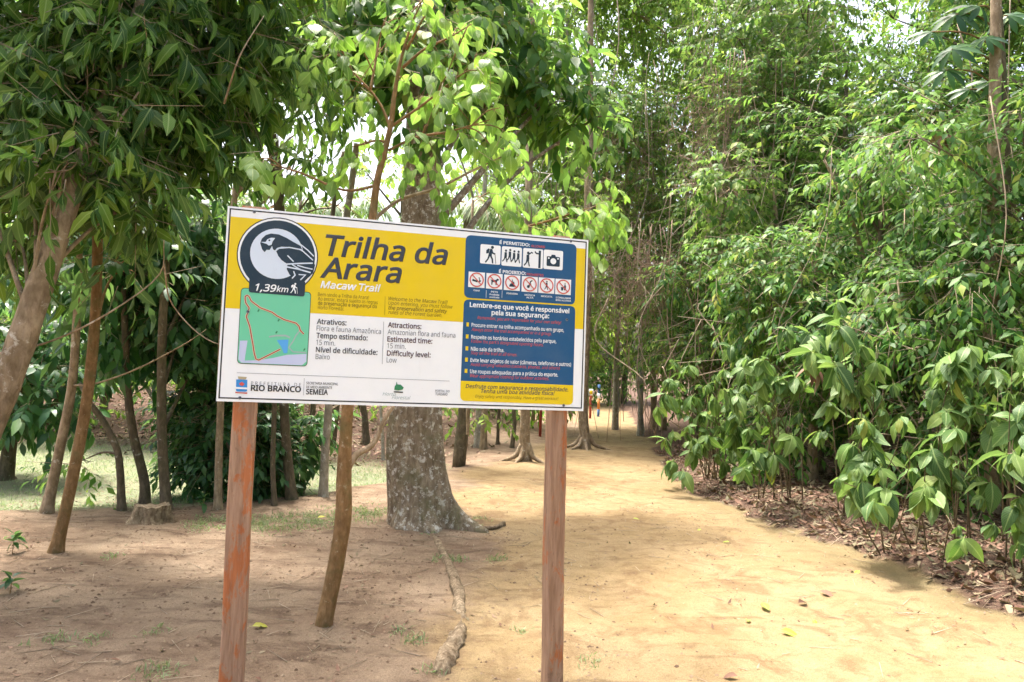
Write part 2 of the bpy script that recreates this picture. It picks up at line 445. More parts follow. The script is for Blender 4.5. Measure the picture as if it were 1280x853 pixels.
def poly(name, uv, mat, layer, parent=None):
    return board_child(name, [(u, v, LZ*layer) for u, v in uv], [list(range(len(uv)))[::-1] if area(uv) < 0 else list(range(len(uv)))], PM[mat], parent or board)
def area(uv):
    uv = np.asarray(uv); x, y = uv[:, 0], uv[:, 1]
    return float((x*np.roll(y, -1) - np.roll(x, -1)*y).sum())
def ppoly(name, pts, mat, layer): return poly(name, [B(*p) for p in pts], mat, layer)
def strip(uv, w, closed=False):
    uv = np.asarray(uv, float); n = len(uv); L = []; R_ = []
    for i in range(n):
        a = uv[i-1] if (i or closed) else None; c = uv[(i+1) % n] if (i < n-1 or closed) else None
        d1 = (uv[i]-a) if a is not None else None; d2 = (c-uv[i]) if c is not None else None
        if d1 is None: d1 = d2
        if d2 is None: d2 = d1
        d1 = d1/(np.linalg.norm(d1)+1e-9); d2 = d2/(np.linalg.norm(d2)+1e-9)
        t = d1+d2; t /= np.linalg.norm(t)+1e-9; nrm = np.array([-t[1], t[0]])
        k = w/2/max(.5, abs(nrm.dot(np.array([-d1[1], d1[0]]))))
        L.append(uv[i]+nrm*k); R_.append(uv[i]-nrm*k)
    F = [[i, n+i, n+(i+1) % n, (i+1) % n] for i in range(n if closed else n-1)]
    return np.array(L+R_), F
def stroke(name, pts, w, mat, layer, uv=False, closed=False):
    q = pts if uv else [B(*p) for p in pts]
    V, F = strip(q, w, closed)
    return board_child(name, [(a, b, LZ*layer) for a, b in V], F, PM[mat], board)
def rrect(corners, r, n=6):
    """rounded quad from four board points TL TR BR BL"""
    c = [np.asarray(k, float) for k in corners]; out = []
    for i in range(4):
        p, a, b = c[i], c[i-1], c[(i+1) % 4]
        da = (a-p)/np.linalg.norm(a-p); db = (b-p)/np.linalg.norm(b-p)
        s, e = p+da*r, p+db*r
        for t in np.linspace(0, 1, n): out.append((1-t)**2*s + 2*t*(1-t)*p + t*t*e)
    return out
def box4(x0, y0, x1, y1):
    """upright board rectangle from the pixel of its TL corner and the pixel of its BR corner"""
    a, b = B(x0, y0), B(x1, y1)
    return [np.array([a[0], a[1]]), np.array([b[0], a[1]]), np.array([b[0], b[1]]), np.array([a[0], b[1]])]
def disc(name, c, r, mat, layer, n=40, asp=1.0):
    return poly(name, [(c[0]+r*math.cos(t)*asp, c[1]+r*math.sin(t)) for t in np.linspace(0, 2*math.pi, n, endpoint=False)], mat, layer)
def ring(name, c, r, w, mat, layer, n=32):
    return stroke(name, [(c[0]+r*math.cos(t), c[1]+r*math.sin(t)) for t in np.linspace(0, 2*math.pi, n, endpoint=False)], w, mat, layer, True, True)
# lettering
TXT = []
try:
    FONT = bpy.data.fonts.load(bpy.utils.system_resource('DATAFILES', path='fonts') + '/NotoSansHebrew-Regular.woff2')   # ships with Blender
except Exception:
    FONT = None
def text(s, p0, x1, cap, mat, layer=3, bold=0.0, ital=0.0, spacing=1.0, name='lettering'):
    cu = bpy.data.curves.new('t', 'FONT'); cu.body = s; cu.size = 1; cu.bevel_depth = max(bold, 0)*.9; cu.bevel_resolution = 0; cu.shear = ital; cu.resolution_u = 2; cu.space_character = spacing
    if FONT: cu.font = FONT
    o = bpy.data.objects.new('t', cu); COL.objects.link(o)
    a = B(*p0); b = B(x1, p0[1] + (x1-p0[0])*.06)
    TXT.append((o, a, b[0]-a[0], cap*BH/227.0, mat, layer, name))
def flush_text():
    cu = bpy.data.curves.new('t', 'FONT'); cu.body = 'H'; cu.size = 1
    if FONT: cu.font = FONT
    ho = bpy.data.objects.new('t', cu); COL.objects.link(ho)
    bpy.context.view_layer.update(); dg = bpy.context.evaluated_depsgraph_get()
    hm = bpy.data.meshes.new_from_object(ho.evaluated_get(dg)); caph = max(v.co.y for v in hm.vertices)
    for o, a, w, cap, mat, layer, name in TXT:
        me = bpy.data.meshes.new_from_object(o.evaluated_get(dg)); n = len(me.vertices)
        co = np.empty(n*3, np.float32); me.vertices.foreach_get('co', co); co = co.reshape(-1, 3)
        x0, x1 = co[:, 0].min(), co[:, 0].max()
        co[:, 0] = a[0] + (co[:, 0]-x0)/(x1-x0)*w
        co[:, 1] = a[1] + co[:, 1]/caph*cap
        co[:, 2] = LZ*layer + co[:, 2]*.004
        me.vertices.foreach_set('co', co.ravel()); me.materials.clear(); me.materials.append(PM[mat]); me.update(); me.name = name
        mesh_obj(name, me, board)
    for o in [t[0] for t in TXT]+[ho]:
        c = o.data; bpy.data.objects.remove(o); bpy.data.curves.remove(c)

def build_sign():
    # border line and colour fields
    stroke('border_line', [(.012, -.012), (BW-.012, -.012), (BW-.012, -BH+.016), (.012, -BH+.016)], .006, 'black', 1, True, True)
    y_tl, y_bl = B(288.2, 270.8)[1], B(282.2, 385.2)[1]
    poly('yellow_field', [(.0155, y_tl), (BW-.0155, y_tl), (BW-.0155, y_bl), (.0155, y_bl)], 'yellow', 1)
    # macaw roundel, traced from an enlargement (6.094 to one)
    def a(x, y): return (x/6.094+260, y/6.094+250)
    c = B(*a(533, 428)); s = BH/240/6.094
    disc('roundel_edge', c, 296*s, 'black', 2); disc('roundel_ring', c, 288*s, 'white', 3); disc('roundel', c, 273*s, 'navy', 4)
    cm = B(*a(525, 412)); disc('moon', cm, 193*s, 'moon', 5)
    poly('badge', rrect([B(*a(316, 590)), B(*a(742, 618)), B(*a(735, 738)), B(*a(310, 705))], .012), 'navy', 5)
    def bird(pts, mat, l): return poly('macaw_shape', [B(*a(*p)) for p in pts], mat, l)
    bird([(398, 330), (410, 298), (440, 270), (480, 258), (540, 265), (600, 292), (650, 322), (705, 352), (720, 385), (640, 362), (560, 358), (525, 368), (512, 388), (497, 380), (488, 352), (470, 383), (446, 382), (432, 400), (412, 378)], 'navy', 6)
    bird([(520, 392), (545, 373), (620, 368), (700, 385), (760, 420), (803, 470), (815, 500), (800, 560), (745, 612), (665, 602), (622, 572), (600, 530), (606, 492), (560, 460), (535, 428)], 'navy', 6)
    bird([(482, 290), (512, 292), (492, 320), (484, 345), (462, 350), (448, 338), (400, 322), (440, 322), (452, 302)], 'moon', 7)
    disc('macaw_eye', B(*a(468, 310)), 7*s, 'navy', 8, 12)
    for pts, w in (([(512, 392), (532, 372), (620, 364), (710, 381), (800, 462)], 9), ([(690, 330), (760, 385), (806, 432)], 9), ([(605, 425), (628, 448), (652, 472)], 9),
                   ([(592, 492), (700, 486), (798, 484)], 11), ([(600, 512), (690, 530), (782, 556)], 11), ([(680, 500), (740, 518), (796, 530)], 9), ([(640, 494), (672, 514), (712, 536)], 9),
                   ([(652, 545), (664, 575), (640, 600)], 9), ([(690, 570), (742, 574), (704, 612)], 9)):
        stroke('macaw_line', [a(*p) for p in pts], w*s, 'moon', 8)
    text('1,39', a(360, 692), a(520, 0)[0], 8.2, 'white', 7, .02, .2); text('km', a(522, 700), a(612, 0)[0], 6.6, 'white', 7, .015, .2)
    hiker(B(*a(655, 674)), .052, 'white', 7)
    # titles
    text('Trilha da', (405.8, 318.8), 559.5, 24.3, 'grey', 3, .022, .18); text('Arara', (399.7, 346.4), 501.8, 24.0, 'grey', 3, .022, .18)
    text('Macaw Trail', (400.2, 360.0), 475.6, 8.2, 'white', 3, .03, .2)
    for t, y, x1, b in (('Bem-vindo a Trilha da Arara!', 370.2, 461, 0), ('Ao entrar, estará sujeito as regras', 375.6, 472, 0), ('de preservação e segurança do', 381.0, 471, .012), ('Horto Florestal.', 386.6, 430, 0)):
        text(t, (397.3, y), x1, 4.3, 'olive', 3, b)
    for t, y, x1, b in (('Welcome to the Macaw Trail!', 375.5, 559.5, 0), ('Upon entering, you must follow', 381.0, 565.8, 0), ('the preservation and safety', 387.0, 558.8, .012), ('rules of the Forest Garden.', 392.6, 552.5, 0)):
        text(t, (485.4, y), x1, 4.5, 'olive', 3, b, .2)
    stroke('divider', [(481.4, 370.8), (480.8, 394.2)], .0016, 'olive', 3)
    for t, y, x1, b in (('Atrativos:', 405.0, 432.9, 1), ('Flora e fauna Amazônica', 413.5, 476, 0), ('Tempo estimado:', 422.6, 459.3, 1), ('15 min.', 431.2, 418.9, 0), ('Nível de dificuldade:', 440.3, 471.6, 1), ('Baixo', 448.9, 412, 0)):
        text(t, (395.9-(y-405)*.035, y), x1, 6.1, 'grey' if b else 'soft', 3, .018 if b else 0)
    for t, y, x1, b in (('Attractions:', 409.2, 526.5, 1), ('Amazonian flora and fauna', 418.0, 569, 0), ('Estimated time:', 427.0, 540.2, 1), ('15 min.', 435.4, 507, 0), ('Difficulty level:', 444.6, 538, 1), ('Low', 453.2, 495.6, 0)):
        text(t, (484.8-(y-405)*.035, y), x1, 6.1, 'wine' if b else 'soft', 3, .018 if b else 0)
    stroke('divider', [(479.6, 402.3), (477.7, 455.5)], .0018, 'soft', 3)
    # map, traced from an enlargement (5.331 to one)
    def m(x, y): return (x/5.331+265, y/5.331+350)
    poly('map_edge', rrect([B(*m(193, 52)), B(*m(662, 82)), B(*m(635, 578)), B(*m(166, 558))], .02), 'black', 2)
    poly('map', rrect([B(*m(197, 56)), B(*m(658, 86)), B(*m(631, 574)), B(*m(170, 554))], .018), 'green', 3)
    ppoly('map_field', [m(*p) for p in ((186, 405), (237, 405), (218, 538), (300, 536), (400, 522), (500, 500), (630, 494), (628, 545), (600, 570), (195, 552), (176, 530))], 'lilac', 4)
    ppoly('map_lake', [m(*p) for p in ((432, 402), (510, 398), (502, 488), (478, 490), (464, 452))], 'lake', 4)
    stroke('map_path', [m(*p) for p in ((592, 330), (560, 370), (540, 410), (512, 450), (540, 480), (628, 486))], .006, 'pale', 4)
    stroke('map_path', [m(*p) for p in ((380, 380), (430, 372), (490, 372), (520, 385))], .008, 'pale', 4)
    for pts in ([(234, 102), (222, 112), (221, 130), (226, 155), (248, 188), (238, 220), (229, 246), (252, 312), (262, 370), (272, 425), (282, 490), (293, 528), (312, 535), (382, 500), (455, 463)], [(234, 102), (247, 112), (262, 142), (322, 187), (402, 217), (432, 240), (482, 266), (560, 289), (580, 310), (588, 338), (612, 362)]):
        stroke('map_route_edge', [m(*p) for p in pts], .0095, 'cream', 5); stroke('map_route', [m(*p) for p in pts], .005, 'trailred', 6)
    for x, y in ((310, 205), (444, 270), (430, 350), (615, 465)):
        stroke('map_mark', [m(x-5, y+7), m(x+5, y-7)], .006, 'leafg', 5)
    # footer
    stroke('rule', [(296, 466.2), (561.8, 476.6)], .0016, 'soft', 3)
    ppoly('crest_crown', [m(*p) for p in ((172, 644), (232, 648), (226, 664), (178, 662))], 'tan', 3)
    ppoly('crest_shield', [m(*p) for p in ((162, 664), (236, 667), (234, 742), (222, 746), (172, 744), (160, 740))], 'sky', 3)
    ppoly('crest_band', [m(*p) for p in ((161, 714), (235, 718), (235, 730), (160, 726))], 'white', 4)
    ppoly('crest_star', [m(*p) for p in ((180, 690), (200, 680), (218, 694), (204, 708), (186, 702))], 'red', 4)
    ppoly('crest_ribbon', [m(*p) for p in ((156, 745), (170, 749), (225, 751), (234, 750), (236, 760), (200, 757), (156, 755))], 'red', 3)
    text('PREFEITURA DE', (313.8, 481.2), 376, 3.9, 'soft', 3, -.004, 0, 1.5); text('RIO BRANCO', (313.4, 488.4), 376, 6.4, 'black', 3, .03)
    stroke('divider', [(380.3, 472.9), (379.4, 494.4)], .0016, 'soft', 3)
    text('SECRETARIA MUNICIPAL', (382.8, 480.5), 422.6, 2.9, 'grey', 3, .01); text('DE MEIO AMBIENTE', (382.7, 485.4), 415, 2.9, 'grey', 3, .01); text('SEMEIA', (382.4, 492.9), 409.8, 6.0, 'black', 3, .025)
    def d(x, y): return (x/6.244+380, y/6.244+385)
    ppoly('tree_logo', [d(*p) for p in ((722, 575), (730, 598), (755, 600), (778, 622), (770, 638), (735, 645), (704, 640), (708, 612), (718, 600))], 'leafg', 3)
    stroke('tree_logo_base', [d(700, 656), d(772, 660)], .006, 'black', 3)
    text('Horto', d(612, 684), d(716, 0)[0], 4.0, 'pale', 3, 0, .35); text('Florestal', d(684, 712), d(830, 0)[0], 4.2, 'pale', 3, -.004, .35)
    text('PORTAL DO', d(1024, 656), d(1136, 0)[0], 2.7, 'soft', 3, .008); text('TURISMO', d(1024, 682), d(1118, 0)[0], 3.2, 'soft', 3, .012)
    # right column: permitted and forbidden
    def e(x, y): return (x/7.109+570, y/7.109+280)
    poly('rules_panel', rrect([B(*e(88, 98)), B(*e(1072, 184)), B(*e(1056, 720)), B(*e(70, 656))], .03), 'blue', 2)
    text('É PERMITIDO:', e(386, 178), e(655, 0)[0], 3.9, 'white', 3, .03); text('ALLOWED', e(664, 206), e(790, 0)[0], 3.0, 'red', 3, .02, .1)
    for i, q in enumerate(((218, 180, 391, 366), (408, 198, 580, 385), (597, 214, 769, 402), (780, 228, 946, 414))):
        c4 = box4(*e(q[0], q[1]), *e(q[2], q[3])); poly('pictogram_tile', rrect(c4, .009), 'white', 3)
        cc = (c4[0]+c4[2])/2; w = c4[1][0]-c4[0][0]
        if i == 0: hiker(cc, w*.88, 'navy', 4)
        if i == 1:
            for k in range(4): walker(cc+np.array([(k-1.5)*w*.21, (.05 if k == 1 else 0)*w]), w*.62, 'navy', 4)
        if i == 2:
            walker(cc+np.array([-w*.27, -w*.06]), w*.72, 'navy', 4)
            stroke('pictogram', [cc+np.array(p)*w for p in ((-.24, .16), (-.08, .28), (-.02, .24))], .006, 'navy', 5, True)
            stroke('pictogram', [cc+np.array(p)*w for p in ((.33, -.44), (.33, .40))], .012, 'navy', 4, True)
            stroke('pictogram', [cc+np.array(p)*w for p in ((.08, .34), (.16, .25), (.30, .24))], .007, 'navy', 5, True)
        if i == 3:
            h = w*.5
            poly('pictogram', rrect([cc+np.array(p)*w for p in ((-.34, .16), (.34, .16), (.34, -.32), (-.34, -.32))], .006), 'navy', 4)
            poly('pictogram', [cc+np.array(p)*w for p in ((-.13, .155), (-.09, .25), (.09, .25), (.13, .155))], 'navy', 4)
            disc('pictogram', cc+np.array((0, -.07))*w, w*.15, 'white', 5, 20); disc('pictogram', cc+np.array((-.24, .07))*w, w*.045, 'white', 5, 12); disc('pictogram', cc+np.array((.24, .07))*w, w*.045, 'white', 5, 12)
    text('É PROIBIDO:', e(380, 436), e(620, 0)[0], 3.9, 'white', 3, .03); text('PROHIBITED', e(626, 458), e(776, 0)[0], 3.0, 'red', 3, .02, .1)
    caps = (('FUMAR',), ('PETS', 'Proibida', 'a entrada'), ('FOGUEIRA',), ('MÚSICA', 'ALTA'), ('BICICLETA',), ('CONSUMIR', 'BEBIDA ALCOÓLICA'))
    for i, (x0, y0) in enumerate(((112, 424), (270, 437), (428, 450), (585, 464), (735, 475), (883, 487))):
        c4 = box4(*e(x0, y0), *e(x0+140-i, y0+148)); poly('pictogram_tile', c4, 'white', 3)
        cc = (c4[0]+c4[2])/2; w = c4[1][0]-c4[0][0]
        q = lambda *ps: [cc+np.array(p)*w for p in ps]
        if i == 0:
            stroke('pictogram', q((-.26, -.02), (.06, -.10)), .009, 'navy', 4, True); stroke('pictogram', q((.2, -.04), (.14, .16)), .004, 'navy', 4, True)
            disc('pictogram', cc+np.array((.2, -.06))*w, w*.06, 'navy', 4, 10); disc('pictogram', cc+np.array((-.2, -.02))*w, w*.06, 'navy', 4, 10)
        if i == 1: poly('pictogram', q((-.22, .08), (.10, .08), (.16, .17), (.28, .14), (.26, .06), (.18, .04), (.14, -.22), (.08, -.22), (.06, -.05), (-.10, -.05), (-.12, -.22), (-.18, -.22), (-.18, .0), (-.26, .12)), 'navy', 4)
        if i == 2: poly('pictogram', q((-.18, -.24), (-.12, -.05), (-.06, -.08), (0, .24), (.06, .05), (.12, .08), (.18, -.24)), 'navy', 4)
        if i == 3:
            disc('pictogram', cc+np.array((-.08, -.14))*w, w*.09, 'navy', 4, 12); stroke('pictogram', q((-.02, -.08), (.04, .16), (.16, .24)), .006, 'navy', 5, True); disc('pictogram', cc+np.array((.02, .0))*w, w*.07, 'navy', 6, 12)
        if i == 4: walker(cc, w*.56, 'navy', 4)
        if i == 5:
            poly('pictogram', q((-.14, -.02), (.02, -.02), (.0, -.22), (-.12, -.22)), 'navy', 4); poly('pictogram', q((.06, -.2), (.18, -.2), (.18, .06), (.14, .12), (.14, .24), (.09, .24), (.09, .12), (.06, .06)), 'navy', 4)
        ring('ban_ring', cc, w*.40, w*.07, 'red', 7)
        stroke('ban_bar', q((-.26, .26), (.26, -.26)), w*.06, 'red', 8, True)
        for k, t in enumerate(caps[i]):
            wd = (11, 12, 14, 13, 14, 19)[i]*(1.0 if len(t) > 5 else .7); xm = e(x0+70, 0)[0]
            text(t, (xm-wd/2, e(0, y0+148+26+k*23)[1]), xm+wd/2, 2.0, 'white', 3, .02)
    for x, y in ((268, 590), (409, 592)): stroke('divider', [e(x, y), e(x-2, y+68)], .0016, 'white', 3)
    def f(x, y): return (x/5.689+565, y/5.689+370)
    tl, tr, br, bl = B(*f(85, 24)), B(*f(877, 75)), B(*f(859, 776)), B(*f(57, 746)); ml, mr = B(*f(62, 604)), B(*f(861, 636))
    up = rrect([tl, tr, br, bl], .028)
    top = up[:12]; bot = up[12:]
    poly('advice_panel', [p for p in top]+[mr, ml], 'blue', 2); poly('closing_panel', [mr]+[p for p in bot]+[ml], 'yellow', 2)
    text('Lembre-se que você é responsável', f(125, 78), f(833, 0)[0], 5.7, 'white', 3, .03); text('pela sua segurança:', f(280, 134), f(690, 0)[0], 5.7, 'white', 3, .03)
    text('Remember, you are responsible for your own safety!', f(180, 165), f(776, 0)[0], 3.9, 'red', 3, .006, .2)
    for pt, en, y, ye, x1, x2, x0 in (('Procure entrar na trilha acompanhado ou em grupo,', 'Always enter the trail accompanied or in a group.', 219, 249, 795, 705, 138), ('Respeite os horários estabelecidos pelo parque,', "Follow the park's designated opening hours.", 304, 333, 740, 648, 135),
                                  ('Não saia da trilha.', 'Stay on the trail at all times.', 389, 415, 370, 462, 133), ('Evite levar objetos de valor (câmeras, telefones e outros)', 'Avoid carrying valuables (cameras, phones, and others).', 469, 498, 845, 768, 130),
                                  ('Use roupas adequadas para a prática do esporte.', 'Wear appropriate clothing for outdoor activities.', 549, 578, 752, 688, 127)):
        text(pt, f(x0, y), f(x1, 0)[0], 4.6, 'white', 3, .014); text(en, f(x0, ye), f(x2, 0)[0], 4.0, 'red', 3, .004, .2)
        poly('bullet', box4(*f(x0-37+(2 if y < 300 else 0), y-30), *f(x0-19, y)), 'yellow', 3)
    text('Desfrute com segurança e responsabilidade.', f(96, 655), f(825, 0)[0], 4.8, 'grey', 3, .014, .2); text('Tenha uma boa atividade física!', f(205, 690), f(728, 0)[0], 4.8, 'grey', 3, .014, .2)
    text('Enjoy safety and responsibly. Have a great workout!', f(165, 724), f(755, 0)[0], 3.8, 'olive', 3, 0, .2)
    for px, py in ((318, 265.5), (300, 497.5), (713, 302), (704, 507), (310, 390), (708, 400)):
        c = B(px, py); disc('bolt', c, .0075, 'soft', 10, 14); disc('bolt_slot', c+np.array([.001, .001]), .004, 'grey', 11, 10)
    flush_text()
def hiker(c, h, mat, l):
    q = lambda *ps: [np.asarray(c)+np.array(p)*h for p in ps]
    disc('pictogram', np.asarray(c)+np.array((.1, .40))*h, h*.085, mat, l, 14)
    poly('pictogram', q((-.02, .32), (.10, .30), (.14, .14), (.28, .06), (.26, .0), (.08, .06), (.08, -.08), (.16, -.24), (.18, -.48), (.10, -.48), (.07, -.26), (-.02, -.10), (-.10, -.28), (-.24, -.48), (-.30, -.42), (-.16, -.24), (-.10, .0)), mat, l)
    poly('pictogram', q((-.12, .32), (-.04, .30), (-.10, .06), (-.24, .04), (-.24, .22)), mat, l)
    stroke('pictogram', q((.25, .10), (.32, -.48)), h*.03, mat, l, True)
def walker(c, h, mat, l):
    q = lambda *ps: [np.asarray(c)+np.array(p)*h for p in ps]
    disc('pictogram', np.asarray(c)+np.array((.03, .42))*h, h*.09, mat, l, 12)
    poly('pictogram', q((-.08, .30), (.10, .30), (.12, .02), (.10, -.12), (.18, -.46), (.10, -.48), (.02, -.14), (-.06, -.28), (-.20, -.46), (-.26, -.40), (-.12, -.22), (-.08, .0)), mat, l)
build_sign()

def post_mat(name, fade):
    m, nt, N = new_mat(name)
    v = coord(nt, 'Object', (14, 1.2, 14)); w = coord(nt, 'Object', (5, 1.6, 5))
    g = noise_node(nt, 4, 6, .6, v, .3); p = noise_node(nt, 2.4, 7, .72, w, .6); q = noise_node(nt, 16, 5, .7, coord(nt, 'Object', (1.6, .6, 1.6)))
    c = mix(nt, ramp(nt, g, [(.35, 0), (.65, 1)]), (.31, .105, .040), (.45, .165, .070))
    f = mix(nt, ramp(nt, g, [(.3, 0), (.7, 1)]), (.22, .135, .088), (.40, .27, .19))
    c = mix(nt, ramp(nt, p, [(fade, 0), (fade+.05, .9)]), c, f)
    c = mix(nt, ramp(nt, q, [(.60, 0), (.68, .55)]), c, (.15, .085, .055))
    finish(nt, c, .75, bump(nt, g, .004, .8), .25)
    return m
def post(px0, py0, px1, py1, w, d, fade, label):
    a, b = B(px0, py0), B(px1, py1)
    dirv = (b-a)/(b[1]-a[1])
    top = np.array([a[0]+dirv[0]*(.012-a[1]), .012])
    z0 = -.0105
    L = 2.62
    n = 40; V = []; F = []
    rng = np.random.default_rng(int(px0))
    prof = [(-.5, -.42), (-.42, -.5), (.42, -.5), (.5, -.42), (.5, .42), (.42, .5), (-.42, .5), (-.5, .42)]
    for i in range(n):
        y = top[1] - L*i/(n-1); x = top[0] + dirv[0]*(y-top[1])
        jw = 1 + rng.normal(0, .008); jd = 1 + rng.normal(0, .008); ox = math.sin(i*.35+px0)*.0022
        for u, t in prof: V.append((x+ox+u*w*jw, y, z0-d/2+t*d*jd if t < 0 or y < -BH else z0-d/2+min(t, .5)*d))
    for i in range(n-1):
        for j in range(8):
            k = (j+1) % 8; F.append([i*8+j, (i+1)*8+j, (i+1)*8+k, i*8+k])
    F.append(list(range(8))); F.append([(n-1)*8+j for j in range(8)][::-1])
    # keep the back of the panel clear
    V = [(x, y, min(z, z0-.0005)) for x, y, z in V]
    o = board_child('post', V, F, post_mat('post_wood', fade))
    o['label'] = label
post(305.5, 505, 288, 853, .106, .09, .44, 'orange-brown left post')
post(700, 516, 694.5, 849, .090, .10, .42, 'faded greyish brown right post')

# ------------------------------------------------------------------ leaves
def leaf_tpl(W=.4, nl=4, fold=.12, droop=.25, p=.85, tip=.25, wave=0.0, petiole=0.0, seed=0):
    """one leaf of length 1 along +X, upper side +Z: verts, faces, uv for each vert"""
    rng = np.random.default_rng(seed)
    ts = np.linspace(0, 1, nl+1); V = []; UV = []; rows = []
    for i, t in enumerate(ts):
        w = W*.5*math.sin(math.pi*t**p)**.85*(1-tip*t*t) if 0 < i < nl else 0
        z = -droop*t*t; x = t*(1-.25*droop*t)
        if w == 0:
            rows.append([len(V)]); V.append((x, 0, z)); UV.append((.5, t))
        else:
            wv = wave*rng.normal(0, 1, 2)
            rows.append([len(V), len(V)+1, len(V)+2])
            V += [(x, w, z+fold*w*2+wv[0]), (x, 0, z), (x, -w, z+fold*w*2+wv[1])]; UV += [(0, t), (.5, t), (1, t)]
    F = []
    for a, b in zip(rows[:-1], rows[1:]):
        if len(a) == 1 and len(b) == 3: F += [[a[0], b[1], b[0]], [a[0], b[2], b[1]]]
        elif len(a) == 3 and len(b) == 3: F += [[a[0], a[1], b[1], b[0]], [a[1], a[2], b[2], b[1]]]
        else: F += [[a[0], a[1], b[0]], [a[1], a[2], b[0]]]
    if petiole:
        k = len(V); V += [(-petiole, .012, petiole*.25), (-petiole, -.012, petiole*.25), (.02, .012, 0), (.02, -.012, 0)]; UV += [(.5, 0)]*4
        F.append([k, k+1, k+3, k+2])
    F = [f[::-1] if False else f for f in F]
    return np.array(V), F, np.array(UV)
def tile(tpls, pos, X_, Y_, Z_, scale, which, mat, name, uv=True, extra=None):
    """join leaves (frames X_,Y_,Z_) made from templates into one mesh"""
    Vs, Ls, Ts, Us = [], [], [], []; off = 0
    for k, (V, F, U) in enumerate(tpls):
        s = which == k
        if not s.any(): continue
        n = s.sum(); R = np.stack([X_[s], Y_[s], Z_[s]], -1)
        W = np.einsum('nij,vj->nvi', R, V)*scale[s][:, None, None] + pos[s][:, None, :]
        lo = np.fromiter((i for f in F for i in f), np.int64); to = np.array([len(f) for f in F])
        Ls.append((lo[None, :] + (np.arange(n)*len(V))[:, None] + off).ravel()); Ts.append(np.tile(to, n)); Us.append(np.tile(U[lo], (n, 1)))
        Vs.append(W.reshape(-1, 3)); off += n*len(V)
    V = np.concatenate(Vs); lo = np.concatenate(Ls); to = np.concatenate(Ts); mi = np.zeros(len(to), np.int32); mats = [mat]
    U = np.concatenate(Us)
    if extra is not None:
        eV, eF, em = extra
        el = np.fromiter((i for f in eF for i in f), np.int64)+len(V); et = np.fromiter((len(f) for f in eF), np.int64)
        V = np.concatenate([V, eV]); lo = np.concatenate([lo, el]); to = np.concatenate([to, et]); mi = np.concatenate([mi, np.ones(len(et), np.int32)]); mats = [mat, em]
        U = np.concatenate([U, np.zeros((len(el), 2))])
    st = np.concatenate([[0], np.cumsum(to)[:-1]])
    return fast_mesh(name, V, lo, st, to, mats, U if uv else None, mi)
def nrm(v): return v/(np.linalg.norm(v, axis=-1, keepdims=True)+1e-9)
def frames(D, up, rng, jit=.35):
    Xa = nrm(D); U = nrm(up + rng.normal(0, jit, up.shape)); Z_ = nrm(U - (U*Xa).sum(-1, keepdims=True)*Xa); Y_ = np.cross(Z_, Xa)
    return Xa, Y_, Z_
class Spec:
    def __init__(s, L, mat, n=9, arr='pinnate', twig=None, grav=.35, W=.4, nl=3, fold=.1, droop=.25, p=.85, tip=.25, petiole=0.0, var=.3, wave=.01, jit=.35):
        s.__dict__.update(L=L, mat=mat, n=n, arr=arr, twig=twig or L*2.2, grav=grav, var=var, jit=jit)
        s.tpls = [leaf_tpl(W, nl, fold, droop*k, p, tip, wave, petiole, i) for i, k in enumerate((.5, 1.0, 1.6, 2.2))]
        s.meshes = None
        s.args = (W, nl, fold, droop, p, tip, wave, petiole)
    def leaf_meshes(s):
        if s.meshes is None:
            s.meshes = []
            for V, F, U in s.tpls:
                lo = np.fromiter((i for f in F for i in f), np.int64); to = np.array([len(f) for f in F])
                s.meshes.append(fast_mesh('leaf', V, lo, np.concatenate([[0], np.cumsum(to)[:-1]]), to, [s.mat], U[lo]))
        return s.meshes
def sprig_leaves(spec, P, D, rng, scale=None):
    """leaves on twigs at P pointing along D -> dict of leaf frames, twig segments"""
    K = len(P); n = spec.n
    scale = np.ones(K) if scale is None else scale
    D = nrm(D); side = nrm(np.cross(D, np.array([0, 0, 1.0])) + rng.normal(0, .05, D.shape)); up = np.cross(side, D)
    if spec.arr == 'pinnate':
        t = (np.arange(n)+1)/n; sg = np.where(np.arange(n) % 2, 1.0, -1.0)
        lp = P[:, None] + D[:, None]*(t[None, :, None]*spec.twig*scale[:, None, None])
        lp[..., 2] -= spec.grav*.5*spec.twig*(t**2)[None]*scale[:, None]
        ang = np.radians(62 - 45*t**3)[None, :] + rng.normal(0, .18, (K, n))
        ld = D[:, None]*np.cos(ang)[..., None] + side[:, None]*(np.sin(ang)*sg[None])[..., None] + up[:, None]*rng.normal(.05, .2, (K, n))[..., None]
    else:
        az = np.arange(n)*2.39996 + rng.uniform(0, 6.28, (K, 1)) + rng.normal(0, .2, (K, n)); cone = np.radians(np.linspace(25, 105, n))[None] + rng.normal(0, .15, (K, n))
        ld = D[:, None]*np.cos(cone)[..., None] + (side[:, None]*np.cos(az)[..., None] + up[:, None]*np.sin(az)[..., None])*np.sin(cone)[..., None]
        lp = P[:, None] + D[:, None]*(spec.twig*scale[:, None]*(1 - np.linspace(0, .45, n)[None]))[..., None]
    ld = nrm(ld); ld[..., 2] -= spec.grav*(.6+.8*rng.random((K, n)))
    upv = np.zeros_like(ld); upv[..., 2] = 1; upv += .35*D[:, None]
    sc = (spec.L*scale[:, None]*(1 + rng.uniform(-spec.var, spec.var, (K, n)))).ravel()
    Xa, Ya, Za = frames(ld.reshape(-1, 3), upv.reshape(-1, 3), rng, spec.jit)
    return dict(pos=lp.reshape(-1, 3), X=Xa, Y=Ya, Z=Za, s=sc, w=rng.integers(0, len(spec.tpls), K*n)), (P, P + D*(spec.twig*scale)[:, None])
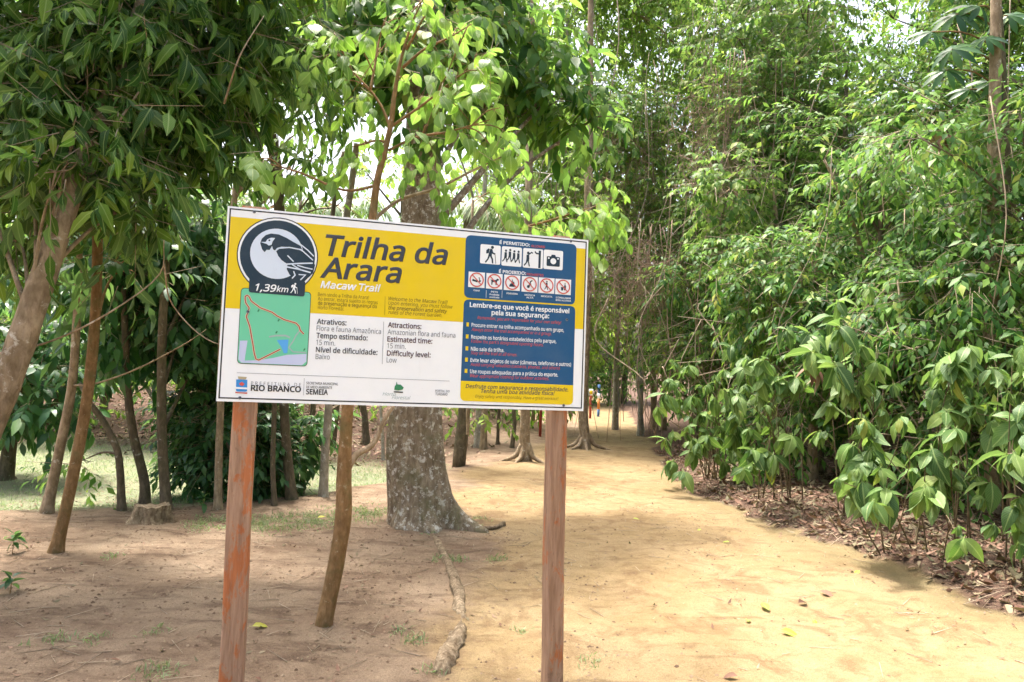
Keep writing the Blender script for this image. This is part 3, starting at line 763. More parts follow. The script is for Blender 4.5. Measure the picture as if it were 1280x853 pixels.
def twig_geo(segs, r):
    """thin three-sided sticks"""
    a, b = segs; K = len(a); d = nrm(b-a); s = nrm(np.cross(d, np.array([.3, .2, 1.0]))); u = np.cross(s, d)
    V = np.empty((K, 6, 3))
    for j in range(3):
        t = 2*math.pi*j/3; o = s*math.cos(t)+u*math.sin(t)
        V[:, j] = a+o*r; V[:, j+3] = b+o*r*.45
    F = [[i*6+j, i*6+(j+1) % 3, i*6+3+(j+1) % 3, i*6+3+j] for i in range(K) for j in range(3)]
    return V.reshape(-1, 3), F
def cat(ds): return {k: np.concatenate([d[k] for d in ds]) for k in ds[0]}
def attach_leaves(root, spec, lv, segs, n_ind, twig_r=.003, name='crown', twigs=True, label=None):
    """the n_ind leaves that show largest become single parts, the others one joined part"""
    base = np.array(root.location); N_ = len(lv['pos']); ind = np.zeros(N_, bool)
    if n_ind:
        px, py, d = project(lv['pos'])
        vis = (px > -20) & (px < IW+20) & (py > -20) & (py < IH+20) & (d > .5)
        score = np.where(vis, lv['s']/np.maximum(d, .3), 0)
        idx = np.argsort(-score)[:n_ind]; idx = idx[score[idx] > 0]; ind[idx] = True
        ms = spec.leaf_meshes()
        for i in idx:
            o = bpy.data.objects.new('leaf', ms[lv['w'][i]]); COL.objects.link(o); o.parent = root
            R = np.stack([lv['X'][i], lv['Y'][i], lv['Z'][i]], 1)*lv['s'][i]
            m = Matrix.Identity(4)
            for a in range(3):
                for b in range(3): m[a][b] = R[a, b]
                m[a][3] = lv['pos'][i][a]-base[a]
            o.matrix_basis = m
    r = ~ind
    if r.any():
        ex = None
        if twigs and segs is not None:
            tv, tf = twig_geo(segs, twig_r); ex = (tv-base, tf, M['twig'])
        me = tile(spec.tpls, lv['pos'][r]-base, lv['X'][r], lv['Y'][r], lv['Z'][r], lv['s'][r], lv['w'][r], spec.mat, name, True, ex)
        o = mesh_obj(name, me, root); o['kind'] = 'stuff'
    elif twigs and segs is not None:
        tv, tf = twig_geo(segs, twig_r); mb = MB(); mb.add(tv, tf); mb.build('twig', M['twig'], root)['kind'] = 'stuff'
def lobe_sprigs(lobes, n, rng, shell=.5, out=1.0, hang=.0):
    """n twig bases spread through lumpy ellipsoids (x,y,z,rx,ry,rz)"""
    lobes = np.asarray(lobes, float); vol = (lobes[:, 3]*lobes[:, 4]*lobes[:, 5])**(.75); k = rng.choice(len(lobes), n, p=vol/vol.sum())
    u = nrm(rng.normal(0, 1, (n, 3))); lump = 1 + .28*np.sin(u[:, 0]*5+k*1.7)*np.sin(u[:, 1]*4.3+k)*1.3 + .18*np.sin(u[:, 2]*7+k*2.3)
    r = (shell + (1-shell)*rng.random(n)**.7)*lump
    P = lobes[k, :3] + u*lobes[k, 3:]*r[:, None]
    D = u*out + rng.normal(0, .45, (n, 3)); D[:, 2] = D[:, 2]*.6 - hang
    return P, nrm(D)
def lob(px, py, y, rx, ry, rd=None):
    """an ellipsoid from its middle in the photo, its distance and its half sizes in photo pixels"""
    c = A(px, py, y); s = y/FPX
    return (c[0], c[1], c[2], rx*s, rd if rd else rx*s, ry*s)
def tree(name, label, cat_, trunk, radii, bark, lobes, spec, n, seed, n_ind=0, group=None, limb_r=None, rough=.08, ns=12, nseg=30, hang=0.0, shell=.45, twig_r=.004, extra=None, limbs=True, leaves=True, flare=True, ridge=None):
    rng = np.random.default_rng(seed)
    trunk = [np.asarray(p, float) for p in trunk]
    base = trunk[0].copy(); base[2] = float(hgt(base[0], base[1]))
    root = empty(name, base); tag(root, label, cat_, group)
    mb = MB(); t0 = [trunk[0]*1.0]
    pts = [trunk[0]-np.array([0, 0, .15])]+trunk
    rr = list(radii)
    C = catmull(pts, nseg); R = np.interp(np.linspace(0, 1, nseg), np.linspace(0, 1, len(rr)), rr)
    if flare:
        hh = C[:, 2]-base[2]; R = R*(1 + .38*np.exp(-np.maximum(hh, -.1)/(radii[0]*2.2)))
    if ridge: ridge(mb, C, R, seed % 50)
    else: tube(mb, C, R, nseg, ns, rough, seed % 50, raw=True)
    mb.build('trunk', bark, root)
    if limbs:
        for i, l in enumerate(lobes):
            c = np.array(l[:3]); rmean = np.mean(l[3:])
            zt = min(max(c[2]-.9*np.linalg.norm(c[:2]-C[-1][:2])-.3, C[int(nseg*.45)][2]), C[-1][2]); k = int(np.argmin(np.abs(C[:, 2]-zt))); s = C[k]
            r0 = min(R[k]*.7, (limb_r or R[k]*.5)); mid = (s+c)/2 + np.array([rng.normal(0, .1), rng.normal(0, .1), .15])*np.linalg.norm(c-s)*.5
            lb = MB(); tube(lb, [s, mid, c], [r0, r0*.6, r0*.28], 10, 6, .1, i)
            for j in range(5):
                u = nrm(rng.normal(0, 1, 3)); e = c + u*np.array(l[3:])*.85; m2 = (c+e)/2+rng.normal(0, .12*rmean, 3)
                st = mid*.4+c*.6 if j % 2 else c
                tube(lb, [st, m2, e], [r0*.3, r0*.2, r0*.07], 6, 4, 0, 0)
            lb.build('limb', bark, root)
    if extra: extra(root, rng)
    if leaves:
        P, D = lobe_sprigs(lobes, n, rng, shell, 1.0, hang)
        lv, segs = sprig_leaves(spec, P, D, rng, 1+rng.uniform(-.2, .25, n))
        attach_leaves(root, spec, lv, segs, n_ind, twig_r)
    return root
def vine(root, pts, r, mat=None, name='vine'):
    mb = MB(); tube(mb, pts, [r, r*.8, r*.9, r*.6], 16, 5, .1, 3); return mb.build(name, mat or M['twig'], root)

SPA = Spec(.15, M['leafA'], 7, 'whorl', .14, .7, .38, 3, .10, .30, .9, .3, .10, .4, .02, .55)          # broad hanging leaves
SPA2 = Spec(.19, M['leafA2'], 8, 'pinnate', .34, .6, .38, 3, .10, .28)                         # dark mid-storey
SPB = Spec(.098, M['leafB'], 5, 'pinnate', .20, .85, .66, 6, .06, .28, .98, .12, .16, .2)     # bright round leaves
SPC = Spec(.225, M['leafC'], 8, 'whorl', .10, 1.05, .47, 6, .10, .32, .95, .05, .14, .35, .02, .5)        # glossy shrub leaves
SPD = Spec(.13, M['leafD'], 9, 'pinnate', .34, .35, .42, 2, .08, .25)
SPDs = Spec(.10, M['leafD'], 10, 'pinnate', .34, .3, .45, 2, .1, .25)
SPK = Spec(.11, M['leafA2'], 9, 'pinnate', .3, .45, .45, 2, .1, .25)
SPL = Spec(.145, M['leafL'], 10, 'pinnate', .36, .45, .48, 2, .1, .3)
SPV = Spec(.115, M['leafV'], 10, 'pinnate', .34, .6, .62, 2, .1, .3)
SPF = Spec(.20, M['leafL'], 8, 'pinnate', .5, .35, .42, 2, .1, .3)
SPFd = Spec(.19, M['leafD'], 8, 'pinnate', .5, .3, .42, 2, .1, .3)
SPN = Spec(.22, M['leafL'], 8, 'pinnate', .35, .9, .13, 3, .05, .5)

def gpath(pts, y=None):
    """trunk path from photo pixels: the first is where it meets the ground"""
    b = G(*pts[0]); y = b[1]
    return [b]+[A(px, py, y) for px, py in pts[1:]]

# ------------------------------------------------------------------ trees on the left
# near leaning tree whose hanging leaves fill the upper left corner
p = [G(-105, 770)] + [A(0, 500, 4.5), A(48, 365, 4.55), A(95, 225, 4.7), A(150, 90, 5.0), A(200, -60, 5.3)]
Ltop = [lob(110, 110, 4.75, 60, 50), lob(70, 215, 4.4, 55, 25), lob(95, 165, 4.6, 60, 50), lob(40, 110, 4.8, 60, 60), lob(150, 40, 5.0, 80, 60), lob(40, 60, 5.2, 100, 95), lob(150, 95, 5.3, 100, 85), lob(255, 60, 5.7, 95, 95), lob(30, 190, 5.0, 70, 55), lob(120, 205, 5.3, 75, 45), lob(215, 170, 5.7, 70, 55),
        lob(330, 60, 6.0, 75, 60), lob(20, 285, 5.0, 40, 40), lob(160, 255, 5.0, 50, 32), lob(90, -90, 5.4, 150, 90), lob(300, -110, 5.8, 160, 90), lob(-110, 90, 5.3, 120, 150), lob(150, -230, 5.0, 200, 80)]
SPAp = Spec(.145, M['leafA'], 8, 'pinnate', .38, .8, .38, 3, .12, .4, .9, .25, .10, .4, .03, .6)
def lean_extra(root, rng):
    for q, r in (([(0, 442), (60, 428), (130, 395), (198, 345), (205, 300)], .008), ([(205, 330), (215, 380), (260, 425), (325, 440)], .006), ([(150, 150), (185, 90), (180, 20)], .008), ([(60, 330), (90, 210), (70, 120)], .010), ([(280, 130), (300, 70), (330, 20)], .007)):
        mb = MB(); tube(mb, [A(x, y_, 4.7+.2*math.sin(x)) for x, y_ in q], [r, r*.8, r*.6, r*.35], 18, 6, .1, 2); mb.build('twig', M['barkTan'], root)
    P, D = lobe_sprigs(Ltop, 1650, rng, .25, 1.0, .35); lv, sg = sprig_leaves(SPAp, P, D, rng, 1+rng.uniform(-.3, .25, len(P))); attach_leaves(root, SPAp, lv, sg, 150, .004)
tree('leaning_tree', 'leaning tan-barked tree at left edge with big hanging dark leaves', 'tree', p, [.105, .085, .08, .07, .06, .045], M['barkTan'], Ltop, SPA, 1250, 11, 150, None, .018, .08, 14, 60, .35, .25, .005, lean_extra)
# slim trees between the sign and the lawn
def slim(label, px, w, bark, top=None, seed=0, lobes=None, spec=None, n=0, n_ind=0, extra=None):
    P = gpath(px); y = P[0][1]
    P = P + [A(tx, ty, y+.2) for tx, ty in (top or [])]
    r = [x*.92*y/FPX/2 for x in w]
    return tree('slim_tree', label, 'tree', P, r, bark, lobes or [], spec or SPA2, n, seed, n_ind, 'slim trees standing between the sign and the lawn', None, .07, 10, 30, .2, .3, .004, extra, bool(lobes), bool(n))
slim('slim brown leaning tree nearest the lower left, planted in bare soil', [(70, 690), (88, 610), (107, 510), (119, 400), (122, 270)], (15, 15, 14, 12, 9), M['barkSap'], [(118, 150), (110, 30)], 21,
     [lob(100, 150, 6.3, 70, 60), lob(150, 330, 6.4, 40, 35)], SPA2, 60)
def dry_branch(root, rng):
    mb = MB(); y = root.location[1]
    tube(mb, [A(88, 482, y), A(118, 480, y-.1), A(170, 462, y-.2), A(228, 432, y-.2), A(258, 412, y-.2)], [.012, .010, .008, .006, .003], 16, 5, .05, 2)
    mb.build('dry_branch', M['barkTan'], root)
slim('tan tree with a long dry side branch, behind the nearest brown slim tree', [(58, 641), (75, 560), (90, 480), (97, 380), (100, 285)], (16, 13, 11, 9, 8), M['barkTan'], [(104, 180)], 22,
     [lob(120, 270, 7.6, 60, 50)], SPA2, 60, 0, dry_branch)
slim('short crooked mossy tree with a leafy sprout, left of the stump', [(152, 638), (150, 590), (145, 558), (128, 525), (113, 505)], (11, 10, 9, 8, 5), M['barkDark'], [(100, 480)], 23, [lob(150, 612, 7.6, 9, 20), lob(105, 575, 7.8, 22, 20)], SPDs, 9)
slim('dark bent tree rising right behind the left side of the stump', [(181, 632), (180, 600), (166, 540), (158, 468), (156, 400)], (13, 13, 11, 9, 7), M['barkDark'], [(152, 330)], 24,
     [lob(150, 400, 8.3, 60, 55), lob(130, 330, 8.3, 60, 60), lob(200, 350, 8.5, 55, 60), lob(190, 290, 8.3, 60, 45)], SPA2, 330, 200)
slim('straight dark mossy tree rising right behind the right side of the stump', [(208, 638), (203, 560), (202, 470), (204, 390)], (15, 13, 12, 9), M['barkDark'], [(210, 300)], 25,
     [lob(230, 400, 8.4, 48, 50), lob(255, 330, 8.6, 45, 55), lob(225, 270, 8.4, 50, 45), lob(265, 430, 8.6, 25, 40)], SPA2, 260, 200)
slim('slim tan tree just left of the left sign post', [(272, 637), (274, 560), (276, 500), (279, 400)], (11, 10, 9, 8), M['barkTan'], [(300, 200), (340, 60)], 26,
     [lob(370, 90, 8.3, 60, 70), lob(425, 60, 8.4, 70, 60), lob(455, 120, 8.6, 45, 50), lob(330, 200, 8.3, 45, 22), lob(395, 195, 8.4, 35, 22), lob(420, -60, 8.5, 120, 60)], SPAp, 330, 150)
slim('thin dark tree at the edge of the dense low bush', [(343, 632), (341, 580), (343, 510), (345, 430)], (8, 7, 6, 5), M['barkDark'], [(344, 240), (330, 160)], 27)
slim('thick dark lichened tree between the left post and the sapling', [(364, 624), (358, 560), (355, 505), (352, 400)], (15, 13, 12, 10), M['barkDark'], [(350, 235), (338, 150)], 28)
slim('leaning thin dark tree crossing behind the thick lichened one', [(376, 617), (383, 570), (392, 505), (400, 420)], (8, 8, 7, 6), M['barkDark'], [(418, 250), (430, 190)], 29, [lob(385, 530, 9.3, 22, 25)], SPA2, 22)
slim('straight pale lichened tree just left of the sapling', [(404, 621), (407, 560), (411, 505), (414, 400)], (13, 11, 10, 9), M['barkPale'], [(438, 240), (446, 180)], 30)

# the big trunk behind the sign, with its roots and high crown
bt = G(523, 660)
def big_parts(root, rng):
    pts = ((540, 664), (548, 680), (558, 702), (570, 735), (575, 762), (577, 776), (572, 795), (564, 815), (556, 834), (552, 848))
    P = [G(*q)+np.array([0, 0, h]) for q, h in zip(pts, (-.02, -.006, .002, .006, -.002, -.026, .0, .008, .006, -.05))]
    mb = MB(); tube(mb, P, [.024, .028, .032, .036, .036, .024, .040, .050, .046, .028], 90, 20, .6, 8); mb.build('root', M['root'], root)
y = bt[1]+.28
Bl = [lob(530, 95, 7.0, 45, 55), lob(545, 40, 7.1, 50, 40), lob(560, 30, 8.6, 80, 55), lob(640, 50, 8.8, 75, 60), lob(690, 120, 9.0, 60, 32), lob(620, 120, 8.7, 60, 38), lob(500, 30, 8.2, 70, 50), lob(740, 150, 8.8, 38, 28), lob(560, -60, 8.6, 110, 50), lob(440, 40, 7.8, 60, 60)]
SPE = Spec(.21, M['leafD'], 8, 'pinnate', .34, .55, .40, 3, .1, .3, .85, .25, .1)
P = [np.array([bt[0], y, 0.0]), A(520, 560, y), A(522, 500, y), A(525, 350, y), A(528, 200, y), A(530, 60, y), A(540, -200, y), A(545, -420, y)]
def ridged(mb, C, R, seed):
    """trunk whose base swells into root ridges: (direction, reach, height)"""
    ns = 96; a = np.linspace(0, 2*math.pi, ns, endpoint=False); V = []; rid = ((-.42, 1.35, .17, .20), (-1.9, .28, .16, .5), (-2.9, .10, .2, .5), (-1.15, .35, .12, .35), (.9, .7, .2, .35), (2.1, .6, .2, .4))
    for i, (c, r) in enumerate(zip(C, R)):
        h = max(c[2]-float(hgt(c[0], c[1])), 0); k = np.ones(ns)
        for d, reach, hh, w in rid:
            da = (a-d+math.pi) % (2*math.pi)-math.pi; k += reach*np.exp(-(da/w)**2)*(math.exp(-h/hh)+.10*math.exp(-h/.9))
        n_ = (vnoise(np.cos(a)*2.2, h*2.0+np.sin(a)*2.2, 1, seed)-.5)*.12+(vnoise(np.cos(a)*7, h*5+np.sin(a)*7, 1, seed+1)-.5)*.07+(vnoise(np.cos(a)*18, h*16+np.sin(a)*18, 1, seed+2)-.5)*.035
        V.append(np.stack([c[0]+r*(k+n_)*np.cos(a), c[1]+r*(k+n_)*np.sin(a), np.full(ns, c[2])], 1))
    F = [[i*ns+j, i*ns+(j+1) % ns, (i+1)*ns+(j+1) % ns, (i+1)*ns+j] for i in range(len(C)-1) for j in range(ns)]
    mb.add(np.concatenate(V), F)
tree('big_tree', 'thick rough-barked tree trunk behind the sign with roots spreading over the soil', 'tree', P, [.315, .30, .285, .265, .215, .175, .15, .13, .10], M['barkBig'], Bl, SPE, 720, 41, 300, None, .05, .10, 28, 170, .25, .3, .004, big_parts, flare=False, ridge=ridged)

# sapling with bright round leaves, in front of the big trunk
sp = G(405, 781); ys = sp[1]
S = [sp]+[A(x, y_, ys) for x, y_ in ((418, 715), (428, 655), (430, 600), (434, 520), (445, 400), (463, 290), (472, 225), (487, 165), (493, 120), (500, 80), (513, 35), (528, 0))]
rng = np.random.default_rng(5)
sroot = empty('sapling', sp); tag(sroot, 'slim young tree with bright yellow-green round leaves, its stem passing behind the sign', 'tree')
mb = MB(); tube(mb, [sp-np.array([0, 0, .1])]+S, [.060, .056, .052, .050, .046, .036, .030, .026, .022, .018, .014, .010, .007, .004], 60, 10, .12, 3); mb.build('trunk', M['barkSap'], sroot)
mb = MB(); tube(mb, [A(433, 588, ys), A(447, 568, ys+.05), A(467, 555, ys+.1), A(483, 520, ys+.15), A(500, 500, ys+.2)], [.024, .02, .018, .014, .010], 20, 7, .1, 4); mb.build('limb', M['barkTan'], sroot)
mb = MB(); tube(mb, [A(466, 275, ys), A(500, 250, ys+.05), A(545, 236, ys+.1), A(590, 214, ys+.1), A(640, 190, ys+.15)], [.014, .012, .010, .008, .003], 20, 6, .1, 5); mb.build('limb', M['barkTan'], sroot)
mb = MB(); tube(mb, [A(440, 470, ys), A(520, 380, ys+.25), A(620, 300, ys+.35), A(690, 275, ys+.35), A(745, 258, ys+.3)], [.016, .014, .011, .008, .003], 20, 6, .1, 6); mb.build('limb', M['barkSap'], sroot)
limbs_px = [[(489, 162), (472, 125), (440, 88), (405, 45)], [(463, 112), (468, 85), (474, 50), (484, 20)], [(490, 158), (530, 130), (570, 98), (605, 68)], [(503, 85), (530, 62), (560, 48), (590, 30)], [(486, 188), (520, 172), (560, 165), (612, 150)], [(472, 232), (430, 238), (375, 216), (318, 200)], [(484, 178), (470, 176), (455, 180), (440, 184)], [(508, 62), (520, 40), (530, 22), (545, 10)]]
LP = list(catmull(S[7:], 30))
for q in limbs_px:
    dy = rng.uniform(-.35, .3); pts3 = [A(x, y_, ys+dy*k/3) for k, (x, y_) in enumerate(q)]
    mb = MB(); C = tube(mb, pts3, [.010, .008, .006, .003], 16, 6, .1, 2); mb.build('limb', M['barkSap'], sroot); LP += list(C[4:])
LP = np.array(LP)
tips = [(405, 36), (402, 75), (425, 62), (441, 115), (484, 20), (510, 26), (478, 62), (530, 121), (549, 69), (582, 79), (602, 62), (605, 90), (523, 187), (455, 184), (497, 200), (536, 157), (562, 174), (589, 154), (612, 180), (415, 215), (359, 215), (320, 200), (570, 125), (540, 20), (575, 38), (545, 198), (440, 50), (590, 115), (640, 170), (625, 135), (560, 95), (505, 100), (430, 100)]
ends = []
for i, (x, y_) in enumerate(tips):
    e_ = A(x, y_, ys+rng.uniform(-.3, .25)); k = np.argmin(np.linalg.norm((LP-e_)*np.array([1, .5, 1])+np.array([0, 0, 0]), axis=1)); a_ = LP[max(k-2, 0)]; m_ = (a_+e_)/2+np.array([0, 0, .03])
    mb = MB(); tube(mb, [a_, m_, e_], [.005, .004, .002], 8, 5, 0, 0); mb.build('branch', M['barkSap'], sroot); ends.append((e_, e_-m_))
for x, y_ in ((742, 255), (768, 243), (715, 258), (690, 270), (725, 275), (755, 270), (667, 262), (640, 262), (622, 258), (740, 235)):
    e_ = A(x, y_, ys+.3+rng.uniform(-.2, .2)); ends.append((e_, np.array([.3, 0, -.1])))
Pn = []; Dn = []
for e_, d_ in ends:
    for k in range(3):
        Pn.append(e_+rng.normal(0, .05, 3)); Dn.append(nrm(d_)*.8+rng.normal(0, .55, 3)+np.array([0, 0, -.1]))
lv, sg = sprig_leaves(SPB, np.array(Pn), np.array(Dn), rng, rng.uniform(.75, 1.2, len(Pn)))
attach_leaves(sroot, SPB, lv, sg, 300, .0025)

# tree stump
def stump():
    b = G(190, 652); root = empty('tree_stump', b); tag(root, 'low cut tree stump with ragged sides and root flare', 'stump')
    rng = np.random.default_rng(8); ns = 30; a = np.linspace(0, 2*math.pi, ns, endpoint=False); mb = MB(); V = []
    lob_ = 1+.16*np.sin(a*5+1)+.10*np.sin(a*9+2)+rng.normal(0, .03, ns)
    hs = [-.06, 0, .035, .075, .125, .16]; rs = [.25, .225, .19, .17, .16, .155]
    for h, r in zip(hs, rs):
        w = .6+.4*(h < .1); k = 1+(lob_-1)*w
        top = (.012*np.sin(a*2+.6)+rng.normal(0, .005, ns)) if h > .14 else 0
        V.append(np.stack([r*k*np.cos(a), r*k*np.sin(a)*.85, np.full(ns, h)+top], 1))
    F = [[i*ns+j, i*ns+(j+1) % ns, (i+1)*ns+(j+1) % ns, (i+1)*ns+j] for i in range(len(hs)-1) for j in range(ns)]
    mb.add(np.concatenate(V)+b, F); mb.build('side', M['root'], root)
    mb = MB(); rim = V[-1]; mb.add(np.vstack([rim*np.array([.99, .99, 1])-np.array([0, 0, .004]), [[0, 0, .14]]])+b, [[j, (j+1) % ns, ns] for j in range(ns)]); mb.build('cut_top', M['barkTan'], root)
stump()

# dense dark bush behind the left post and a dark leafy tree at the left edge
bb = G(300, 634)
tree('dense_bush', 'dense dark green bush with small leaves behind the left sign post', 'bush', [bb, bb+np.array([.03, 0, .5]), bb+np.array([0, .1, 1.1])], [.03, .025, .01], M['barkDark'],
     [lob(285, 540, 8.7, 45, 45), lob(320, 560, 8.9, 40, 50), lob(245, 560, 8.9, 30, 40), lob(300, 600, 8.9, 50, 25), lob(350, 560, 9.3, 25, 40), lob(300, 480, 8.9, 50, 40), lob(250, 510, 9, 35, 30)], SPK, 1300, 51, 0, None, .02, .05, 7, 12)
lb = np.array([-6.6, 9.8, 0.0])
tree('dark_understorey_tree', 'dark broad-leaved tree hanging low over the lawn at the left edge', 'tree', [lb, lb+np.array([.1, 0, 1.2]), lb+np.array([.2, 0, 2.4])], [.09, .08, .05], M['barkDark'],
     [lob(30, 480, 9.6, 55, 45), lob(75, 500, 9.5, 35, 35), lob(20, 410, 9.8, 60, 45), lob(60, 440, 9.8, 45, 40), lob(-40, 470, 9.8, 60, 60)], SPA2, 330, 52, 150)
tree('dark_understorey_tree', 'dark leafy tree filling the gap between the slim trunks left of the sign', 'tree', [G(225, 572), A(228, 500, 14), A(232, 380, 14)], [.08, .07, .04], M['barkDark'],
     [lob(140, 420, 13.8, 60, 50), lob(250, 380, 14.0, 50, 60), lob(200, 320, 14.1, 70, 60), lob(120, 340, 14.1, 60, 55), lob(60, 350, 14.3, 50, 60)], SPA2, 420, 53)

# ------------------------------------------------------------------ forest behind and to the right
def column(name, label, px, y, ys_px, w, spec, n, seed, bark, tr=.09, group='forest trees beyond the lawn and trail', vines=0, hang=.15, dead=0, n_ind=0, cat_='tree', lean=0.0, twig_r=.004, jx=.6):
    """a forest tree: leaves all the way up; ys_px = top and bottom of its crown in photo pixels"""
    rng = np.random.default_rng(seed); b = A(px, 500, y); b[2] = float(hgt(b[0], b[1]))
    top, bot = A(px, ys_px[0], y), A(px, ys_px[1], y)
    H = top[2]; k = max(2, int((top[2]-bot[2])/(w*.75))); L = []
    for i in range(k):
        z = bot[2] + (top[2]-bot[2])*(i+.5)/k
        for j in range(2):
            L.append((b[0]+rng.normal(0, w*jx)+lean*(z), b[1]+rng.normal(0, w*.5), z+rng.normal(0, .2*w), w*rng.uniform(.55, .95), w*rng.uniform(.55, .9), w*rng.uniform(.45, .8)))
    trunk = [b, b+np.array([rng.normal(0, .1)+lean*H*.35, 0, H*.35]), b+np.array([rng.normal(0, .2)+lean*H*.7, 0, H*.7]), b+np.array([lean*H, 0, H*.95])]
    def extra(root, rng):
        for i in range(vines):
            x = rng.normal(0, w); yy = -w*rng.uniform(.2, 1.0); z1 = rng.uniform(.5, .95)*H; z0 = rng.uniform(.1, .35)*H
            a = b+np.array([x, yy, z1]); c = b+np.array([x+rng.normal(0, .5*w), yy-.1, z0]); m1 = a*.66+c*.34+rng.normal(0, .18*w, 3); m2 = a*.33+c*.67+rng.normal(0, .18*w, 3)
            vine(root, [a, m1, m2, c], rng.uniform(.005, .014))
        if dead:
            l = np.asarray(L); kk = rng.integers(0, len(L), dead); s = l[kk, :3]+nrm(rng.normal(0, 1, (dead, 3)))*l[kk, 3:]*rng.uniform(.6, 1.15, (dead, 1))
            d = rng.normal(0, 1, (dead, 3)); d[:, 2] = d[:, 2]*.8-.7; e = s+nrm(d)*rng.uniform(.25, .9, (dead, 1))
            tv, tf = twig_geo((s, e), .008); mb = MB(); mb.add(tv, tf); mb.build('dead_twig_tangle', M['twig'], root)['kind'] = 'stuff'
    return tree(name, label, cat_, trunk, [tr, tr*.85, tr*.6, tr*.25], bark, L, spec, n, seed, n_ind, group, tr*.4, .08, 9, 20, hang, .35, twig_r, extra)

# left background
column('forest_tree', 'pale green tree far behind the lawn at the left edge', 30, 15.5, (250, 520), 1.5, SPL, 420, 61, M['barkDark'])
column('forest_tree', 'pale green tree beyond the lawn, second from the left edge', 130, 17, (230, 520), 1.7, SPF, 330, 62, M['barkDark'])
column('forest_tree', 'light green tree beyond the lawn, just left of the sign', 235, 16, (280, 530), 1.5, SPL, 420, 63, M['barkTan'])
column('forest_tree', 'low green tree hidden mostly behind the left half of the sign', 350, 18, (300, 500), 1.4, SPFd, 220, 64, M['barkDark'])
column('forest_tree', 'airy tree with light leaves above the title of the sign', 600, 15, (120, 520), 1.1, SPL, 260, 65, M['barkPale'], dead=60)
column('forest_tree', 'airy tree with light leaves above the middle of the sign', 500, 17, (170, 500), 1.2, SPL, 240, 66, M['barkDark'])
column('forest_tree', 'dark green low tree seen under the board between big trunk and right post', 600, 20, (420, 520), 1.6, SPFd, 260, 67, M['barkDark'])
column('forest_tree', 'dark green low tree seen under the board near its middle', 460, 21, (420, 520), 1.6, SPFd, 240, 68, M['barkDark'])
# middle: pale vine-hung trees over the trail
column('forest_tree', 'pale vine-hung tree left of the trail mouth, above the right end of the sign', 690, 18.5, (-60, 430), 1.7, SPL, 1900, 71, M['barkPale'], vines=8, dead=500)
column('forest_tree', 'pale vine-hung tree above the trail mouth', 770, 20, (-90, 440), 2.0, SPL, 2250, 72, M['barkPale'], vines=12, dead=800)
column('forest_tree', 'tall light green tree at the top middle right', 830, 19, (-120, 300), 1.9, SPL, 2100, 73, M['barkTan'], vines=10, dead=500)
column('forest_tree', 'vine-covered greyish tree right of the trail mouth', 870, 16.5, (60, 470), 1.6, SPV, 2300, 74, M['barkTan'], vines=14, dead=800)
column('forest_tree', 'tall dark tree draped with creepers left of the sky gap', 940, 15, (-140, 330), 1.7, SPV, 2300, 75, M['barkDark'], vines=14, dead=700, jx=.35)
column('forest_tree', 'creeper-clad tree in the middle of the right forest wall', 960, 12.5, (210, 480), 1.2, SPV, 1500, 76, M['barkTan'], vines=12, dead=500)
column('forest_tree', 'dark green tree just below the sky gap', 1050, 13, (70, 470), 1.35, SPD, 1500, 77, M['barkDark'], vines=8, dead=250)
column('forest_tree', 'tall dark tree right of the sky gap', 1230, 13, (-150, 300), 1.3, SPD, 1500, 78, M['barkDark'], vines=5, dead=150, jx=.4)
column('forest_tree', 'tall dark tree in the top right corner', 1290, 11.5, (-120, 420), 1.5, SPD, 1500, 79, M['barkDark'], vines=4)
# dark green wall behind the shrubs
M['barkStem'] = bark_mat('stem_bark', (.11, .085, .05), (.22, .175, .11), None, .5, 2.0, None, .002)
SPG = Spec(.125, M['leafG'], 9, 'pinnate', .34, .45, .42, 2, .08, .28)
column('understorey_tree', 'glossy dark tree spreading over the shrubs below the sky gap', 1110, 9.6, (170, 440), .85, SPG, 760, 81, M['barkDark'], .06, 'glossy understorey trees right of the trail', 4, .3, 80, 200)
column('understorey_tree', 'glossy dark tree around the right-hand tan trunk', 1185, 8.6, (230, 460), .75, SPG, 480, 82, M['barkDark'], .05, 'glossy understorey trees right of the trail', 3, .3, 60, 200)
column('understorey_tree', 'glossy dark tree at the right edge above the shrubs', 1270, 7.6, (140, 470), .75, SPG, 560, 83, M['barkDark'], .05, 'glossy understorey trees right of the trail', 3, .3, 40, 200)
column('understorey_tree', 'dark leafy tree in deep shade behind the middle shrubs', 1030, 10.8, (300, 520), .95, SPG, 850, 84, M['barkDark'], .05, 'glossy understorey trees right of the trail', 6, .3, 150)
column('understorey_tree', 'dark leafy tree in deep shade behind the right-hand shrubs', 1180, 9.4, (400, 600), .95, SPG, 750, 85, M['barkDark'], .05, 'glossy understorey trees right of the trail', 3, .3, 60)
column('understorey_tree', 'dark leafy tree in deep shade at the right edge', 1320, 8.2, (380, 620), 1.0, SPG, 600, 86, M['barkDark'], .05, 'glossy understorey trees right of the trail', 3, .3, 60)
column('understorey_tree', 'green tree behind the left end of the shrubs', 900, 13.5, (330, 520), 1.0, SPG, 850, 87, M['barkDark'], .05, 'glossy understorey trees right of the trail', 6, .3, 250)
# weeping pale bush with narrow leaves
column('weeping_bush', 'pale bush with narrow drooping leaves left of the dead leaf bunch', 960, 11.2, (340, 470), .55, SPN, 160, 88, M['barkTan'], .03, None, 3, .6, 60, 0, 'bush')

